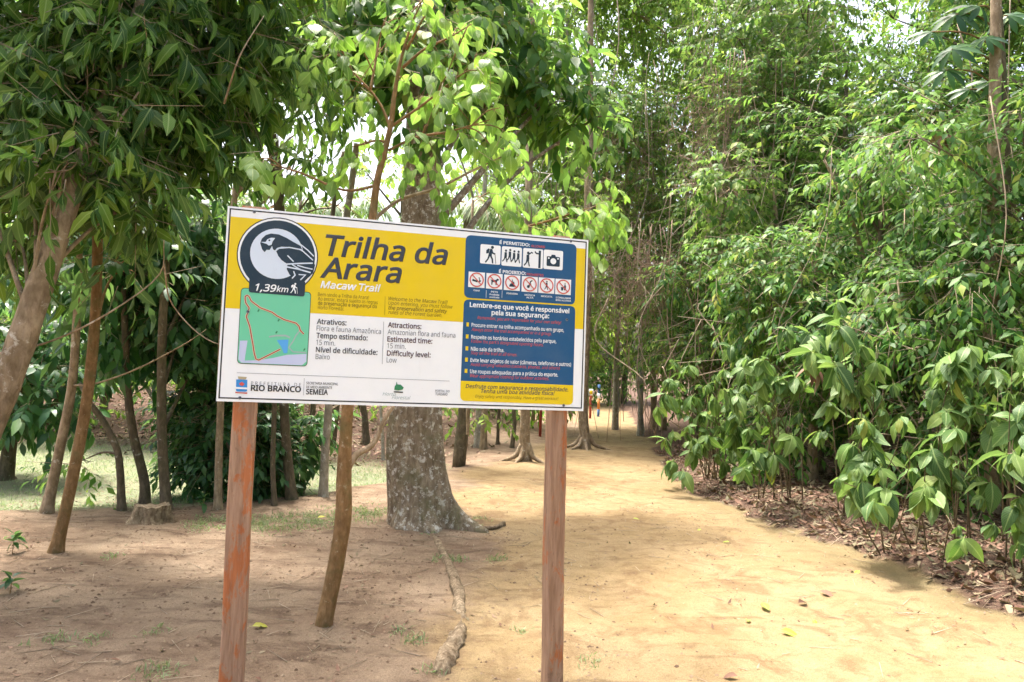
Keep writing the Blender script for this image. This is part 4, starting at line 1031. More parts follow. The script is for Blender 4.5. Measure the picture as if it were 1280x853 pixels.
# mass of dry hanging vines above the trail mouth
def tangle(label, px, py, y, rx, ry, n, seed):
    rng = np.random.default_rng(seed); c = A(px, py, y); root = empty('dry_vine_tangle', (c[0], c[1], float(hgt(c[0], c[1])))); tag(root, label, 'vines'); k = y/FPX
    M.setdefault('dryvine', plain_mat('dry_vine', (.30, .215, .155), .9, .1, .4, 5)); a = []; b = []
    for i in range(n):
        u = nrm(rng.normal(0, 1, 3))*rng.random()**.4; p = c+u*np.array([rx*k, rx*k*.7, ry*k]); d = nrm(rng.normal(0, 1, 3)*np.array([1, 1, .8])+np.array([0, 0, -.5])); l = rng.uniform(.06, .16)
        for j in range(6):
            q = p+d*l; a.append(p); b.append(q); p = q; d = nrm(d+rng.normal(0, .35, 3)+np.array([0, 0, -.08]))
    tv, tf = twig_geo((np.array(a), np.array(b)), .0055); mb = MB(); mb.add(tv, tf); mb.build('dry_vine', M['dryvine'], root)['kind'] = 'stuff'
    for i in range(14):
        x = rng.normal(0, rx*k*.7); p0 = c+np.array([x, rng.normal(0, .3), ry*k*1.1]); p3 = np.array([p0[0]+rng.normal(0, .5), p0[1], root.location[2]+rng.uniform(0, .8)]); vine(root, [p0, p0*.66+p3*.34+rng.normal(0, .2, 3), p0*.33+p3*.67+rng.normal(0, .2, 3), p3], rng.uniform(.006, .012), M['dryvine'])
tangle('brown mass of dry hanging vines right of the sign top corner', 800, 350, 14.5, 62, 62, 420, 91); tangle('greyish mass of dry vines higher up above the trail mouth', 770, 220, 16.5, 70, 70, 260, 92); tangle('dry vine mass on the creeper-clad tree in the upper middle right', 900, 170, 13.5, 55, 90, 300, 93)

# distant forest closing the view, and the forest that goes on outside it
fproto = []
rngf = np.random.default_rng(99)
far_rows = [(8.5, 31, 'd'), (11, 27, 'l'), (5.2, 34, 'd'), (2.2, 36, 'l'), (-.8, 33, 'd'), (-3.5, 31, 'l'), (-7, 29, 'd'), (-11, 26, 'l'), (-15, 23, 'd'), (-19, 19, 'l'), (13, 22, 'd'), (12, 16, 'l'), (15, 13, 'd'), (10.5, 11, 'd'), (8.8, 14.5, 'l'), (8, 19, 'd'), (10, 6.5, 'd'), (9.5, 2.5, 'l'), (10, -3, 'd'), (-16, 10, 'l'), (-9, -4, 'l'), (0, -14, 'd'), (6, -12, 'l')]
FAR_LABELS = ['right of the trail mouth behind the vine-hung trees, dark one', 'right of the trail mouth behind the vine-hung trees, light one', 'straight above the trail mouth, dark one', 'straight above the far small sign, light one', 'behind the right end of the sign, dark one', 'behind the middle of the sign, light one', 'behind the big trunk, dark one', 'behind the left half of the sign, light one', 'behind the lawn left of the sign, dark one', 'behind the lawn at the left edge, light one',
              'deep behind the sky gap, dark one', 'deep in the right forest below the sky gap, light one', 'deep at the right edge, dark one', 'behind the glossy understorey near the right edge', 'behind the creeper-clad trees, light one', 'behind the greyish vine-covered tree, dark one', 'beside the right edge level with the sign', 'beside the right edge level with the camera', 'beside the right edge behind the camera', 'beside the left edge beyond the leaning tree', 'left behind the camera', 'straight behind the camera', 'right behind the camera']
def copy_tree(src, loc, rz, sc, label):
    o = src.copy(); COL.objects.link(o); o.location = Vector(loc); o.rotation_euler[2] = rz; o.scale = (sc, sc, sc); o['label'] = label
    for ch in src.children:
        c = ch.copy(); COL.objects.link(c); c.parent = o
    return o
for i, (x, y, k) in enumerate(far_rows):
    h = 11.0
    lab = 'far forest tree ' + FAR_LABELS[i]
    left = x < -5
    z = float(hgt(x, y))
    if i < 4:
        b = np.array([x, y, z]); L = []
        for q in range(9):
            for j in range(3): L.append((x+rngf.normal(0, 1.1), y+rngf.normal(0, 1.0), z+1.0+q*1.15, rngf.uniform(.9, 1.6), rngf.uniform(.9, 1.5), rngf.uniform(.7, 1.2)))
        t = tree('far_tree', lab, 'tree', [b, b+np.array([.1, 0, 4]), b+np.array([0, .1, 10])], [.16, .12, .05], M['barkDark'], L, SPFd if k == 'd' else SPF, 1750, 200+i, 0, 'far forest trees', .05, .08, 8, 16, .15, .3, .006)
        fproto.append(t)
    else:
        s = rngf.uniform(.85, 1.15)*(.6 if (x, y) in ((8.8, 14.5), (13, 22)) else 1)*(.55 if (x < -2 and x > -12 and y > 14) else 1)
        copy_tree(fproto[(0 if k == 'd' else 1)+2*(i % 2)], (x, y, z), rngf.uniform(0, 6.28), s, lab)

# trunks that stand clear of the leaves
def bare(name, label, px, w, bark, seed, group='thin bare-stemmed trees around the trail', roots=0, gp=None):
    P = gpath(px) if gp is None else [gp]+[A(x, y_, gp[1]) for x, y_ in px[1:]]
    y = P[0][1]; r = [a*y/FPX/2 for a in w]
    def ex(root, rng):
        for i in range(roots):
            a = -math.pi/2 + (i-(roots-1)/2)*1.05+rng.normal(0, .2); d = np.array([math.cos(a), math.sin(a)*.6, 0]); b = P[0]
            mb = MB(); tube(mb, [b+np.array([0, 0, .28])+d*r[0]*.5, b+d*r[0]*1.7+np.array([0, 0, .09]), b+d*r[0]*3.4+np.array([0, 0, .02]), b+d*r[0]*5.5-np.array([0, 0, .05])], [r[0]*.5, r[0]*.38, r[0]*.25, r[0]*.15], 14, 8, .15, i); mb.build('root', bark, root)
    return tree(name, label, 'tree', P, r, bark, [], SPD, 0, seed, 0, group, None, .1, 12, 30, 0, 0, 0, ex, False, False)
bare('thin_tree', 'lichened trunk with spreading roots left of the right sign post', [(656, 576), (656, 540), (657, 500), (660, 300), (664, 60), (668, -150)], (17, 13, 12, 11, 9, 5), M['barkTan'], 301, roots=3)
bare('thin_tree', 'brown trunk with flared roots just right of the right sign post', [(731, 561), (729, 520), (730, 480), (735, 300), (738, 60), (740, -150)], (14, 12, 11, 12, 9, 5), M['barkTan'], 302, roots=4)
bare('thin_tree', 'pale thin forked trunk at the right edge of the far trail', [(800, 545), (801, 500), (803, 450), (806, 380), (812, 250)], (9, 7, 6, 5, 4), M['barkPale'], 303)
bare('thin_tree', 'thin pale trunk leaning left beside the forked one', [(803, 541), (800, 500), (797, 470), (800, 420)], (6, 5, 5, 4), M['barkPale'], 304)
bare('thin_tree', 'tan trunk in shade right of the forked pale trunk', [(818, 535), (817, 500), (815, 440)], (9, 8, 7), M['barkTan'], 305)
bare('thin_tree', 'white leaning trunk on the litter right of the big trunk', [(579, 553), (575, 525), (571, 505), (560, 400)], (7, 6, 6, 5), M['barkPale'], 306)
bare('thin_tree', 'grey-brown trunk right of the white leaning one', [(604, 562), (605, 530), (606, 505), (608, 380)], (10, 8, 8, 6), M['barkTan'], 307)
bare('thin_tree', 'thin trunk near the middle of the gap under the board', [(622, 556), (623, 530), (624, 505), (626, 400)], (5, 4, 4, 4), M['barkDark'], 308)
bare('thin_tree', 'dark thin trunk just left of the lichened rooted trunk', [(640, 560), (643, 530), (642, 505), (640, 400)], (6, 5, 5, 4), M['barkDark'], 309)
bare('thin_tree', 'dark trunk on the litter bank left of the big trunk', [(457, 546), (456, 520), (453, 500), (450, 400)], (10, 8, 8, 6), M['barkDark'], 310)
bare('thin_tree', 'thin brown trunk on the bank beside the dark one', [(428, 535), (429, 515), (430, 500), (433, 400)], (6, 5, 5, 4), M['barkTan'], 311)
bare('thin_tree', 'thin grey stem touching the left side of the big trunk', [(479, 575), (478, 540), (476, 510), (474, 400)], (5, 4, 4, 3), M['barkPale'], 312)
for i, (x, yb, w) in enumerate(((666, 528, 5), (690, 524, 5), (704, 522, 6), (714, 520, 4), (585, 531, 5), (550, 530, 5), (760, 507, 5), (774, 508, 4))):
    bare('distant_tree', ('distant thin trunk ' + ('behind the right sign post', 'behind the right post, second', 'just right of the right post top', 'nearest the far small sign', 'under the board, right of the white trunk', 'hidden behind the big trunk', 'right of the painted pole', 'right of the painted pole, farther one')[i]), [(x, yb), (x+rngf.normal(0, 2), 480), (x+rngf.normal(0, 6), 250)], (w, w*.9, w*.7), M['barkDark'] if i % 2 else M['barkTan'], 320+i, 'distant thin trees at the end of the trail')
rt = np.array(A(1240, 500, 8.0)); rt[2] = float(hgt(rt[0], rt[1]))
bare('thin_tree', 'tan lichened trunk in the right forest wall, half hidden by leaves', [None, (1240, 430), (1240, 300), (1243, 150), (1246, -60)], (24, 20, 18, 15, 11), M['barkTan'], 330, gp=rt)
rt = np.array(A(1016, 560, 10.3)); rt[2] = float(hgt(rt[0], rt[1]))
bare('thin_tree', 'tan trunk rising behind the middle shrubs', [None, (1018, 480), (1019, 390), (1022, 320), (1030, 250)], (14, 12, 9, 6, 2), M['barkTan'], 331, gp=rt)
rt = np.array(A(1075, 540, 10.0)); rt[2] = float(hgt(rt[0], rt[1]))
bare('thin_tree', 'thin dark trunk leaning in the shade behind the shrubs', [None, (1090, 400), (1076, 310), (1050, 240), (1030, 200)], (8, 7, 6, 5, 3), M['barkTan'], 332, gp=rt)

# cecropia with hand-shaped leaves, top right
def palmate(root, c, ax, r, rng, mat):
    """one hand-shaped leaf of nine lobes, folded downward"""
    V0, F0, U0 = leaf_tpl(.28, 4, .08, .35, 1.15, .1); mb_V = []; lo = []; n = 0
    ax = nrm(ax); s = nrm(np.cross(ax, np.array([0.2, .1, 1.0]))); u = np.cross(s, ax); V = []; F = []; U = []
    for k in range(9):
        t = -2.6+5.2*k/8; d = s*math.sin(t)+u*math.cos(t)*1.0; x = nrm(d*.95-ax*.25); z = nrm(ax-x*ax.dot(x)); y = np.cross(z, x); l = r*(1-.35*abs(k-4)/4)
        V.append((V0@np.stack([x, y, z]))*l); F += [[i+n for i in f] for f in F0]; U.append(U0); n += len(V0)
    V = np.concatenate(V)+c-np.array(root.location); U = np.concatenate(U); lo = np.array([i for f in F for i in f]); to = np.array([len(f) for f in F])
    me = fast_mesh('palmate_leaf', V, lo, np.concatenate([[0], np.cumsum(to)[:-1]]), to, [mat], U[lo]); mesh_obj('palmate_leaf', me, root)
cy = 8.2; cb = A(1262, 500, cy); cb[2] = float(hgt(cb[0], cb[1]))
rngc = np.random.default_rng(77)
croot = tree('cecropia_tree', 'slender tree with large hand-shaped leaves at the top right', 'tree', [cb, A(1258, 250, cy), A(1250, 60, cy), A(1240, -60, cy)], [.07, .06, .05, .04], M['barkDark'], [], SPD, 0, 340, limbs=False, leaves=False)
for x, y_, r in ((1195, 18, 55), (1190, 62, 48), (1183, 88, 45), (1243, 102, 48), (1232, 48, 40), (1225, 8, 50), (1165, 40, 40), (1260, 20, 45), (1180, -20, 50), (1212, 112, 38)):
    c = A(x, y_, cy-.2+rngc.uniform(-.3, .3)); s = A(1246, y_+20, cy)
    mb = MB(); tube(mb, [s, (s+c)/2+np.array([0, 0, .08]), c], [.012, .009, .007], 8, 5); mb.build('leaf_stalk', M['barkSap'], croot)
    palmate(croot, c, np.array([rngc.normal(-.2, .25), -.65, .6]), r*cy/FPX, rngc, M['leafA2'])

# palms seen over the top edge of the sign
def palm(px, py, y, n, ln, seed, label):
    rng = np.random.default_rng(seed); h = A(px, py, y); b = h.copy(); b[2] = float(hgt(b[0], b[1]))
    root = empty('palm', b); tag(root, label, 'palm', 'palms behind the sign')
    mb = MB(); tube(mb, [b-np.array([0, 0, .1]), (b+h)/2+np.array([.1, 0, 0]), h], [.11, .09, .08], 16, 9, .1, 2); mb.build('trunk', M['barkDark'], root)
    for i in range(n):
        a = i*2.4+rng.uniform(-.3, .3); up = rng.uniform(.1, .9); d = np.array([math.cos(a), math.sin(a), 0]); L = ln*rng.uniform(.8, 1.15)
        t = np.linspace(0, 1, 26)[:, None]; R_ = h+d*L*t*(1-.2*t)+np.array([0, 0, 1])*(up*L*t-.95*L*t*t)
        mb = MB(); tube(mb, R_[::5], [.014, .010, .007, .005, .003, .002], 16, 4); rachis = mb.build('frond', M['barkSap'], root)
        P = np.repeat(R_[3:], 2, 0); sd = np.tile([1.0, -1.0], 23); s = np.array([-d[1], d[0], 0]); tg = nrm(np.gradient(R_, axis=0))[3:].repeat(2, 0)
        D = s*sd[:, None]+tg*.7+np.array([0, 0, -.45])+rng.normal(0, .08, P.shape); Xa, Ya, Za = frames(D, np.tile([0, 0, 1.0], (len(P), 1)), rng, .2)
        sc = L*.34*(1-.6*np.abs(np.linspace(-.5, 1, 23))**2).repeat(2)
        me = tile([leaf_tpl(.085, 3, .1, .35, .7, .2)], P-np.array(root.location), Xa, Ya, Za, sc, np.zeros(len(P), int), M['leafP'], 'leaflet', False); o = mesh_obj('leaflet', me, rachis); o['kind'] = 'stuff'
palm(330, 262, 13, 12, 1.6, 401, 'feathery palm over the top left corner of the sign')
palm(425, 262, 14, 12, 1.5, 402, 'feathery palm above the title left of the sapling stem')
palm(585, 258, 12, 13, 1.7, 403, 'feathery palm right of the big trunk above the sign')
palm(255, 430, 12, 9, 1.0, 404, 'small dark palm beside the left edge of the sign')
# bare dark branches against the white sky, top left of the sign
def bare_crown():
    rng = np.random.default_rng(33); y = 11.0; b = A(345, 500, y); b[2] = float(hgt(b[0], b[1]))
    root = empty('bare_tree', b); tag(root, 'leafless tree with thin dark branches against the bright sky left of the title', 'tree')
    mb = MB(); tube(mb, [b, A(350, 350, y), A(345, 250, y)], [.07, .05, .03], 14, 8, .1, 1); mb.build('trunk', M['barkDark'], root)
    for pts in ([(345, 300), (330, 250), (318, 220), (312, 170)], [(345, 290), (355, 240), (372, 190), (378, 130)], [(347, 300), (375, 262), (400, 230), (425, 205)], [(345, 270), (342, 225), (348, 180), (340, 130)], [(375, 262), (378, 230), (390, 195), (388, 160)], [(330, 250), (312, 238), (300, 232), (288, 215)], [(360, 275), (395, 262), (420, 258), (440, 235)], [(318, 290), (325, 255), (340, 235), (356, 222)]):
        mb = MB(); tube(mb, [A(px, py, y+rng.normal(0, .25)) for px, py in pts], [.022, .016, .011, .004], 14, 5, .1, 2); mb.build('branch', M['barkDark'], root)
bare_crown()

# ------------------------------------------------------------------ shrubs with glossy leaves beside the trail
def shrub(label, base, whorls, seed, fill=0, n_ind=300, sc=1.0):
    rng = np.random.default_rng(seed); b = np.array(base, float); b[2] = float(hgt(b[0], b[1]))
    root = empty('broadleaf_shrub', b); tag(root, label, 'shrub', 'glossy broad-leaved shrubs along the trail')
    tips = [A(px, py, y) for px, py, y in whorls]
    for i in range(fill):
        a, c = tips[rng.integers(len(tips))], tips[rng.integers(len(tips))]; t = rng.random(); q = a*t+c*(1-t)+rng.normal(0, .10, 3)+np.array([.05, .25, 0])*rng.random(); q[2] = max(q[2], b[2]+.15); tips.append(q)
    Pn, Dn = [], []; stems = []
    for i, t in enumerate(tips):
        if i % 3 == 0 or not stems: s = b+np.array([rng.normal(0, .14), rng.normal(0, .10), -.05]); r0 = .008
        else: q = stems[rng.integers(len(stems))]; s = q[len(q)//2]; r0 = .005
        h = t-s; m1 = s+h*.45+np.array([0, 0, .14*np.linalg.norm(h)])+rng.normal(0, .05, 3)
        mb = MB(); C = tube(mb, [s, m1, t], [r0, r0*.75, .003], 10, 5, .05, i); mb.build('stem', M['barkStem'], root)
        if r0 > .006: stems.append(C)
        d = nrm(nrm(t-m1)*.6+np.array([rng.normal(0, .3), -.25, .55])); Pn.append(t); Dn.append(d)
        if rng.random() < .5: Pn.append(C[7]); Dn.append(nrm(rng.normal(0, .6, 3)+np.array([0, -.3, .3])))
    sz = np.where(rng.random(len(Pn)) < .35, rng.uniform(.4, .65, len(Pn)), rng.uniform(.7, 1.12, len(Pn)))
    lv, sg = sprig_leaves(SPC, np.array(Pn), np.array(Dn), rng, sc*sz)
    k = (lv['pos'][:, 2] + lv['X'][:, 2]*lv['s'] > hgt(lv['pos'][:, 0], lv['pos'][:, 1])-.02) & (rng.random(len(lv['s'])) < .88)
    lv = {q: v[k] for q, v in lv.items()}
    attach_leaves(root, SPC, lv, sg, n_ind, .003, 'foliage')
def ab(px, y): q = A(px, 560, y); return q
W1 = [(843, 456), (861, 463), (836, 477), (822, 516), (840, 505), (836, 551), (868, 569), (847, 576), (889, 548), (910, 498), (882, 484), (903, 467), (931, 453), (949, 460), (917, 520), (878, 523), (896, 576), (860, 535), (870, 500), (925, 545), (850, 590)]
shrub('broad-leaved shrub nearest the far trail, leftmost of the shrubs', ab(895, 10.6), [(x, y, 10.0+.35*math.sin(i*2.1)) for i, (x, y) in enumerate(W1)], 501, 24)
W2 = [(983, 421), (1011, 426), (955, 456), (958, 511), (996, 521), (938, 537), (945, 567), (963, 569), (942, 537), (970, 480), (985, 545), (1010, 480), (960, 585), (930, 590), (925, 500)]
shrub('broad-leaved shrub below the bunch of dead leaves, second from the far trail', ab(985, 8.9), [(x, y, 8.4+.3*math.sin(i*1.7)) for i, (x, y) in enumerate(W2)], 502, 14)
W3 = [(1046, 385), (1074, 378), (1046, 466), (1076, 441), (1026, 501), (1066, 489), (1112, 484), (1033, 542), (1076, 537), (1095, 460), (1100, 520), (1020, 450), (1051, 420)]
shrub('tall broad-leaved shrub in the middle of the shrub row', ab(1070, 8.0), [(x, y, 7.6+.3*math.sin(i*1.9)) for i, (x, y) in enumerate(W3)], 503, 8)
W4 = [(1051, 602), (1071, 607), (1132, 557), (1137, 592), (1112, 622), (1096, 632), (1157, 572), (1100, 590), (1150, 615), (1085, 570), (1125, 530)]
shrub('broad-leaved shrub leaning furthest out over the leaf litter', ab(1135, 6.6), [(x, y, 6.2+.25*math.sin(i*2.3)) for i, (x, y) in enumerate(W4)], 504, 6)
W5 = [(1177, 521), (1212, 491), (1243, 481), (1228, 557), (1202, 582), (1223, 622), (1190, 545), (1170, 470), (1205, 440), (1243, 537), (1180, 600)]
shrub('broad-leaved shrub beside the right edge, in front of the tan trunk', ab(1215, 6.7), [(x, y, 6.3+.3*math.sin(i*2.0)) for i, (x, y) in enumerate(W5)], 505, 8)
W6 = [(1263, 496), (1268, 532), (1263, 572), (1273, 627), (1290, 480), (1300, 560), (1310, 620), (1285, 590), (1280, 440)]
shrub('broad-leaved shrub cut by the right picture edge', ab(1295, 5.9), [(x, y, 5.6+.25*math.sin(i*2.0)) for i, (x, y) in enumerate(W6)], 506, 6)
shrub('small seedling with drooping leaves on the litter, left of two', G(1200, 705), [(1195, 660, 5.55), (1200, 675, 5.5)], 507, 0, 300, .75)
shrub('small seedling with drooping leaves on the litter, nearer the right edge', G(1255, 700), [(1243, 660, 5.6), (1263, 683, 5.5), (1275, 668, 5.6)], 508, 0, 300, .8)
# bunch of dead brown leaves caught in the shrubs
SPX = Spec(.20, M['leafDead'], 6, 'whorl', .05, 1.2, .40, 4, .25, .5, .85, .2, .1)
def dead_bunch(px, py, y, seed, label):
    rng = np.random.default_rng(seed); c = A(px, py, y); root = empty('dead_leaf_bunch', c); tag(root, label, 'dead leaves')
    lv, sg = sprig_leaves(SPX, c[None]+np.zeros((1, 3)), np.array([[.1, -.3, .4]]), rng, np.array([1.0])); attach_leaves(root, SPX, lv, sg, 20, .004)
dead_bunch(1014, 462, 8.05, 1, 'curled brown dead leaf bunch caught in the shrub by the trail'); dead_bunch(1180, 172, 8.0, 2, 'curled brown dead leaf hanging high in the dark foliage')

# ------------------------------------------------------------------ ground cover
def scatter(n, x0, x1, y0, y1, f, seed):
    rng = np.random.default_rng(seed); x = rng.uniform(x0, x1, n); y = y0+(y1-y0)*rng.random(n)**1.0
    k = rng.random(n) < f(x, y); return x[k], y[k], rng
def litter(name, label, n, area_, f, smin, smax, seed, mat, lift=.012, tilt=.35):
    x, y, rng = scatter(n, *area_, f, seed); N_ = len(x); z = hgt(x, y)+lift*rng.random(N_)+.004
    a = rng.uniform(0, 6.28, N_); D = np.stack([np.cos(a), np.sin(a), rng.normal(0, tilt*.5, N_)], 1); Xa, Ya, Za = frames(D, np.tile([0, 0, 1.0], (N_, 1)), rng, tilt)
    flip = rng.random(N_) < .5; Za[flip] *= -1; Ya[flip] *= -1
    tp = [leaf_tpl(w, 2 if smax < .06 else 3, fo, dr, .85, .2, .03, 0, i) for i, (w, fo, dr) in enumerate(((.42, .2, .3), (.5, .3, -.3), (.36, .4, .5), (.28, .1, .2), (.45, -.2, -.5)))]
    s = smin+(smax-smin)*rng.random(N_)**2
    me = tile(tp, np.stack([x, y, z], 1), Xa, Ya, Za, s, rng.integers(0, 5, N_), mat, name, True); o = mesh_obj(name, me); tag(o, label, 'leaf litter', None, 'stuff'); return o
litter('leaf_litter', 'brown dead leaf litter under the shrubs right of the trail', 40000, (2.2, 8, 2.5, 15), lambda x, y: m_litter(x, y)*np.exp(-np.maximum(x-edge_right(y)-1.2, 0)/1.5)*np.where(y < 9, 1, .6), .03, .13, 601, M['leafDead'], .03, .4)
litter('leaf_litter', 'brown dead leaf litter on the bank beyond the lawn', 9000, (-12, 1.5, 11.5, 22), lambda x, y: m_litter(x, y)*.9, .08, .2, 602, M['leafDead'])
litter('leaf_litter', 'scattered dead leaf scraps on the bare soil and trail', 22000, (-5.5, 4, 2.2, 13), lambda x, y: (.12+.6*(vnoise(x, y, .8, 21) > .60))*np.maximum(1-.72*m_trail(x, y), .9*np.exp(-np.abs(x-edge_right(y))/.35)), .010, .055, 603, M['leafDead'], .004, .2)
def sticks(n, seed, label, area_, f, ln, r):
    x, y, rng = scatter(n, *area_, f, seed); N_ = len(x); a = rng.uniform(0, 6.28, N_); l = rng.uniform(*ln, N_)*.5
    z1 = hgt(x-np.cos(a)*l, y-np.sin(a)*l)+.006; z2 = hgt(x+np.cos(a)*l, y+np.sin(a)*l)+.008
    tv, tf = twig_geo((np.stack([x-np.cos(a)*l, y-np.sin(a)*l, z1], 1), np.stack([x+np.cos(a)*l, y+np.sin(a)*l, z2], 1)), r)
    mb = MB(); mb.add(tv, tf); o = mb.build('twig_litter', M['twig'], None); tag(o, label, 'twigs', None, 'stuff')
sticks(2600, 611, 'thin dry twigs strewn over the soil and trail', (-5, 3.5, 2.3, 11), lambda x, y: .55*(1-.6*m_trail(x, y)), (.03, .22), .0028)
sticks(900, 612, 'thin dry twigs lying in the leaf litter by the shrubs', (2.4, 5.5, 3, 12), lambda x, y: m_litter(x, y), (.08, .4), .0035)
# soil clods and grit
def clods(n, seed, label, area_, f, smin, smax, mat):
    x, y, rng = scatter(n, *area_, f, seed); N_ = len(x); z = hgt(x, y)
    V0 = np.array([(1, 0, 0), (0, 1, 0), (-1, 0, 0), (0, -1, 0), (0, 0, .7), (.6, .6, .35), (-.6, -.5, .3)]); F0 = [[0, 5, 4], [5, 1, 4], [1, 2, 4], [2, 6, 4], [6, 3, 4], [3, 0, 4], [0, 1, 5], [2, 3, 6]]
    a = rng.uniform(0, 6.28, N_); Xa = np.stack([np.cos(a), np.sin(a), rng.normal(0, .2, N_)], 1); Xa = nrm(Xa); Za = np.tile([0, 0, 1.0], (N_, 1)); Ya = nrm(np.cross(Za, Xa)); Za = np.cross(Xa, Ya)
    me = tile([(V0, F0, np.zeros((7, 2)))], np.stack([x, y, z-.001], 1), Xa, Ya, Za, smin+(smax-smin)*rng.random(N_)**3, np.zeros(N_, int), mat, 'soil_clod', False); o = mesh_obj('soil_clods', me); tag(o, label, 'soil clods', None, 'stuff')
M['clod'] = leaf_mat('clod', [(0, (.07, .042, .028)), (.4, (.15, .10, .065)), (.8, (.25, .18, .12)), (1, (.34, .27, .19))], 0.0, .9, False, 1.0, .1)
clods(26000, 615, 'small earth clods and grit on the bare soil left of the trail', (-5.5, 1.2, 2.3, 9), lambda x, y: (.25+.75*(vnoise(x, y, .5, 23) > .5))*(1-.8*m_trail(x, y)), .003, .017, M['clod'])
clods(14000, 616, 'grit and small stones on the sandy trail', (-.6, 4, 2.3, 10), lambda x, y: (.12+.88*(vnoise(x, y, .6, 24) > .62))*m_trail(x, y), .003, .013, M['clod'])
# grass
def grass(name, label, n, area_, f, h, w, seed):
    x, y, rng = scatter(n, *area_, f, seed); N_ = len(x); z = hgt(x, y)-.003
    D = np.stack([rng.normal(0, .5, N_), rng.normal(0, .5, N_), np.ones(N_)], 1); a = rng.uniform(0, 6.28, N_); U = np.stack([np.cos(a), np.sin(a), np.zeros(N_)], 1)
    Xa = nrm(D); Za = nrm(U-(U*Xa).sum(1, keepdims=True)*Xa); Ya = np.cross(Za, Xa)
    me = tile([leaf_tpl(w, 2, 0, .6, .6, .2), leaf_tpl(w, 2, 0, 1.1, .6, .2)], np.stack([x, y, z], 1), Xa, Ya, Za, h*rng.uniform(.5, 1.2, N_), rng.integers(0, 2, N_), M['grass'], name, False)
    o = mesh_obj(name, me); tag(o, label, 'grass', None, 'stuff')
grass('grass', 'short sparse grass of the lawn behind the left trees', 52000, (-11, -.4, 7, 15), lambda x, y: m_lawn(x, y)*(.35+.65*(vnoise(x, y, .6, 31) > .4)), .055, .14, 621)
def tuft(x, y):
    c = np.zeros_like(x)
    for px, py, r in ((580, 655, .22), (540, 665, .12), (600, 650, .15), (40, 802, .10), (75, 800, .08), (118, 800, .08), (200, 840, .12), (140, 697, .09), (195, 790, .09), (735, 828, .1), (620, 700, .12), (450, 640, .5), (340, 655, .5), (390, 650, .45), (270, 655, .35), (560, 700, .18), (520, 800, .1), (500, 790, .07), (650, 790, .07), (540, 840, .08)):
        q = G(px, py); c = np.maximum(c, np.exp(-((x-q[0])**2+((y-q[1])*.8)**2)/(2*(r*.6)**2)))
    return c
grass('grass', 'small weedy grass tufts on the bare soil around the sign and tree roots', 240000, (-4.5, 1.6, 3.2, 9.2), lambda x, y: np.clip(tuft(x, y)*1.3-.25, 0, 1)*.5*(vnoise(x, y, .12, 51) > .35), .045, .20, 622)

# single fallen leaves that lie on the trail
SPY = Spec(.09, M['leafY'], 1, 'whorl', .01, 0, .5, 4, .12, .25, .8, .2, .15)
SPYd = Spec(.09, M['leafDead'], 1, 'whorl', .01, 0, .5, 4, .25, .35, .8, .2, .15)
def fallen(px, py, s, label, dead, seed):
    rng = np.random.default_rng(seed); b = G(px, py); b[2] += .008; V, F, U = (SPYd if dead else SPY).tpls[seed % 4]
    ms = (SPYd if dead else SPY).leaf_meshes(); o = bpy.data.objects.new('fallen_leaf', ms[seed % 4]); COL.objects.link(o); o.location = Vector(b)
    s *= 1.25; o.matrix_world = Matrix.Translation(Vector(b)+Vector((0, 0, .10*s))) @ Matrix.Rotation(rng.uniform(.18, .35), 4, "X") @ Matrix.Rotation(rng.uniform(0, 6.28), 4, 'Z') @ Matrix.Scale(s, 4); tag(o, label, 'leaf', 'single fallen leaves on the trail')
for i, (px, py, s, d, l) in enumerate(((960, 766, .10, 0, 'green fallen leaf on the trail, upper of the two large ones'), (975, 792, .11, 0, 'yellow-green fallen leaf on the trail, lower of the two large ones'), (935, 780, .06, 0, 'small yellow-green fallen leaf left of the two large ones'), (1016, 777, .05, 0, 'small green fallen leaf right of the two large ones'), (1025, 742, .10, 1, 'pale brown curled fallen leaf on the trail nearest the litter'), (998, 757, .08, 1, 'dark curled fallen leaf on the trail right of the green ones'), (912, 680, .07, 0, 'yellow leaf in the middle of the far trail'), (876, 663, .05, 0, 'tiny yellow leaf on the far trail'), (791, 650, .06, 0, 'small green leaf on the far trail right of the post'), (1074, 716, .06, 0, 'tiny yellow-green leaf beside the litter edge'), (315, 787, .09, 0, 'yellow leaf on the brown soil right of the left sign post'), (690, 660, .07, 0, 'yellow leaf beside the right sign post'), (397, 650, .08, 0, 'yellow leaf on the grass left of the sapling'), (922, 849, .07, 1, 'brown leaf at the bottom edge of the trail'), (1062, 716, .05, 1, 'brown scrap leaf at the right side of the trail'))):
    fallen(px, py, s, l, d, 700+i)
# broken stick beside the big root
mb = MB(); q = [G(604, 663), G(618, 662), G(630, 657)]; tube(mb, [p_+np.array([0, 0, .02]) for p_ in q], [.022, .02, .028], 12, 8, .25, 3); o = mb.build('wood_piece', M['root'], None); tag(o, 'pale broken root piece lying right of the big trunk', 'wood')
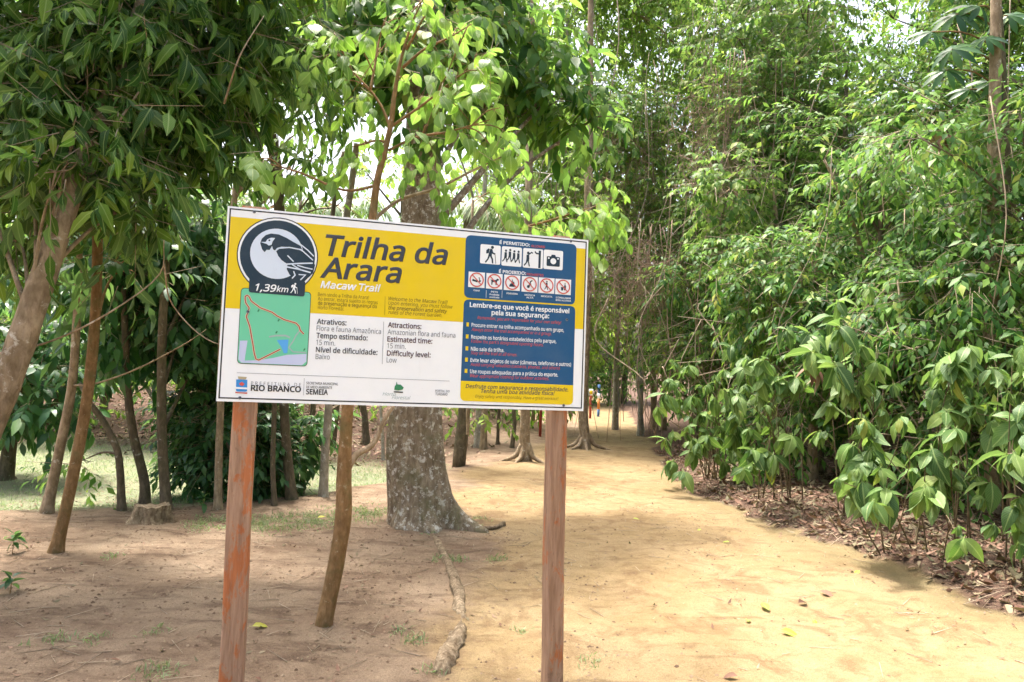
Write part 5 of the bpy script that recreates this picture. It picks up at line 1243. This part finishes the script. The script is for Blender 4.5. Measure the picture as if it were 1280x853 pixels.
# seedlings in the lower left
def seedling(px, py, h, n, seed, label):
    rng = np.random.default_rng(seed); b = G(px, py); root = empty('seedling', b); tag(root, label, 'plant', 'small dark seedlings on the soil')
    mb = MB(); t = b+np.array([.01, 0, h]); tube(mb, [b-np.array([0, 0, .03]), t], [.004, .003], 5, 5); mb.build('stem', M['barkSap'], root)
    sp_ = Spec(.10, M['leafA2'], n, 'whorl', .03, .2, .42, 4, .1, .3); lv, sg = sprig_leaves(sp_, np.array([t, t-np.array([0, 0, h*.4])]), np.array([[.1, 0, 1.0], [0, -.2, 1.0]]), rng, np.array([1, 1.1])); attach_leaves(root, sp_, lv, None, 40, .002, twigs=False)
seedling(15, 693, .12, 6, 1, 'dark seedling at the left edge beside the nearest slim tree'); seedling(12, 742, .08, 4, 2, 'tiny dark seedling at the left edge in bare soil'); seedling(540, 718, .08, 5, 3, 'tiny seedling beside the left sign post') if False else None
seedling(253, 640, .12, 5, 4, 'small seedling between the stump and the left post')

# ------------------------------------------------------------------ far end of the trail
fs = A(738, 515, 24.5); fs[2] = float(hgt(fs[0], fs[1]))
root = empty('small_sign', fs); tag(root, 'small square white and yellow sign on a thin red post far down the trail', 'sign')
def abox(c, sx, sy, sz): 
    V = np.array([(x*sx/2, y*sy/2, z*sz/2) for z in (-1, 1) for y in (-1, 1) for x in (-1, 1)])+c
    return V, [[0, 2, 3, 1], [4, 5, 7, 6], [0, 1, 5, 4], [2, 6, 7, 3], [0, 4, 6, 2], [1, 3, 7, 5]]
zt = A(738, 486.5, 24.5)[2]; zb = A(738, 494.5, 24.5)[2]
M['redpost'] = plain_mat('red_paint', (.40, .07, .045), .6, .3, .25, 12); M['orange'] = plain_mat('orange_paint', (.55, .22, .06), .6, .3, .2, 10); M['bluep'] = plain_mat('blue_paint', (.05, .13, .28), .6, .3, .2, 10)
mb = MB(); mb.add(*abox(np.array([fs[0], fs[1]+.04, (fs[2]+zt)/2-.05]), .07, .06, zt-fs[2]+.1)); mb.build('post', M['redpost'], root, False)
mb = MB(); mb.add(*abox(np.array([fs[0], fs[1], (zt+zb)/2]), .15, .02, zt-zb)); mb.build('panel', PM['white'], root, False)
mb = MB(); mb.add(*abox(np.array([fs[0], fs[1]-.012, (zt+zb)/2]), .10, .004, (zt-zb)*.6)); mb.build('yellow_square', PM['yellow'], root, False)
rp = G(675, 546); root = empty('red_post', rp); tag(root, 'thin red wooden post standing beyond the lichened trunk', 'post')
mb = MB(); mb.add(*abox(np.array([rp[0], rp[1], rp[2]+.75]), .065, .065, 1.6)); mb.build('shaft', M['redpost'], root, False)
pp = A(748, 514, 25.5); pp[2] = float(hgt(pp[0], pp[1])); root = empty('painted_pole', pp); tag(root, 'pole painted blue, white and orange at the far end of the trail', 'pole')
for z0, z1, mt in ((-.1, .25, M['bluep']), (.25, .62, M['orange']), (.62, .8, PM['white']), (.8, 1.1, M['bluep'])):
    mb = MB(); tube(mb, [pp+np.array([0, 0, z0]), pp+np.array([0, 0, z1])], [.045, .045], 2, 10); mb.build('painted_band', mt, root)
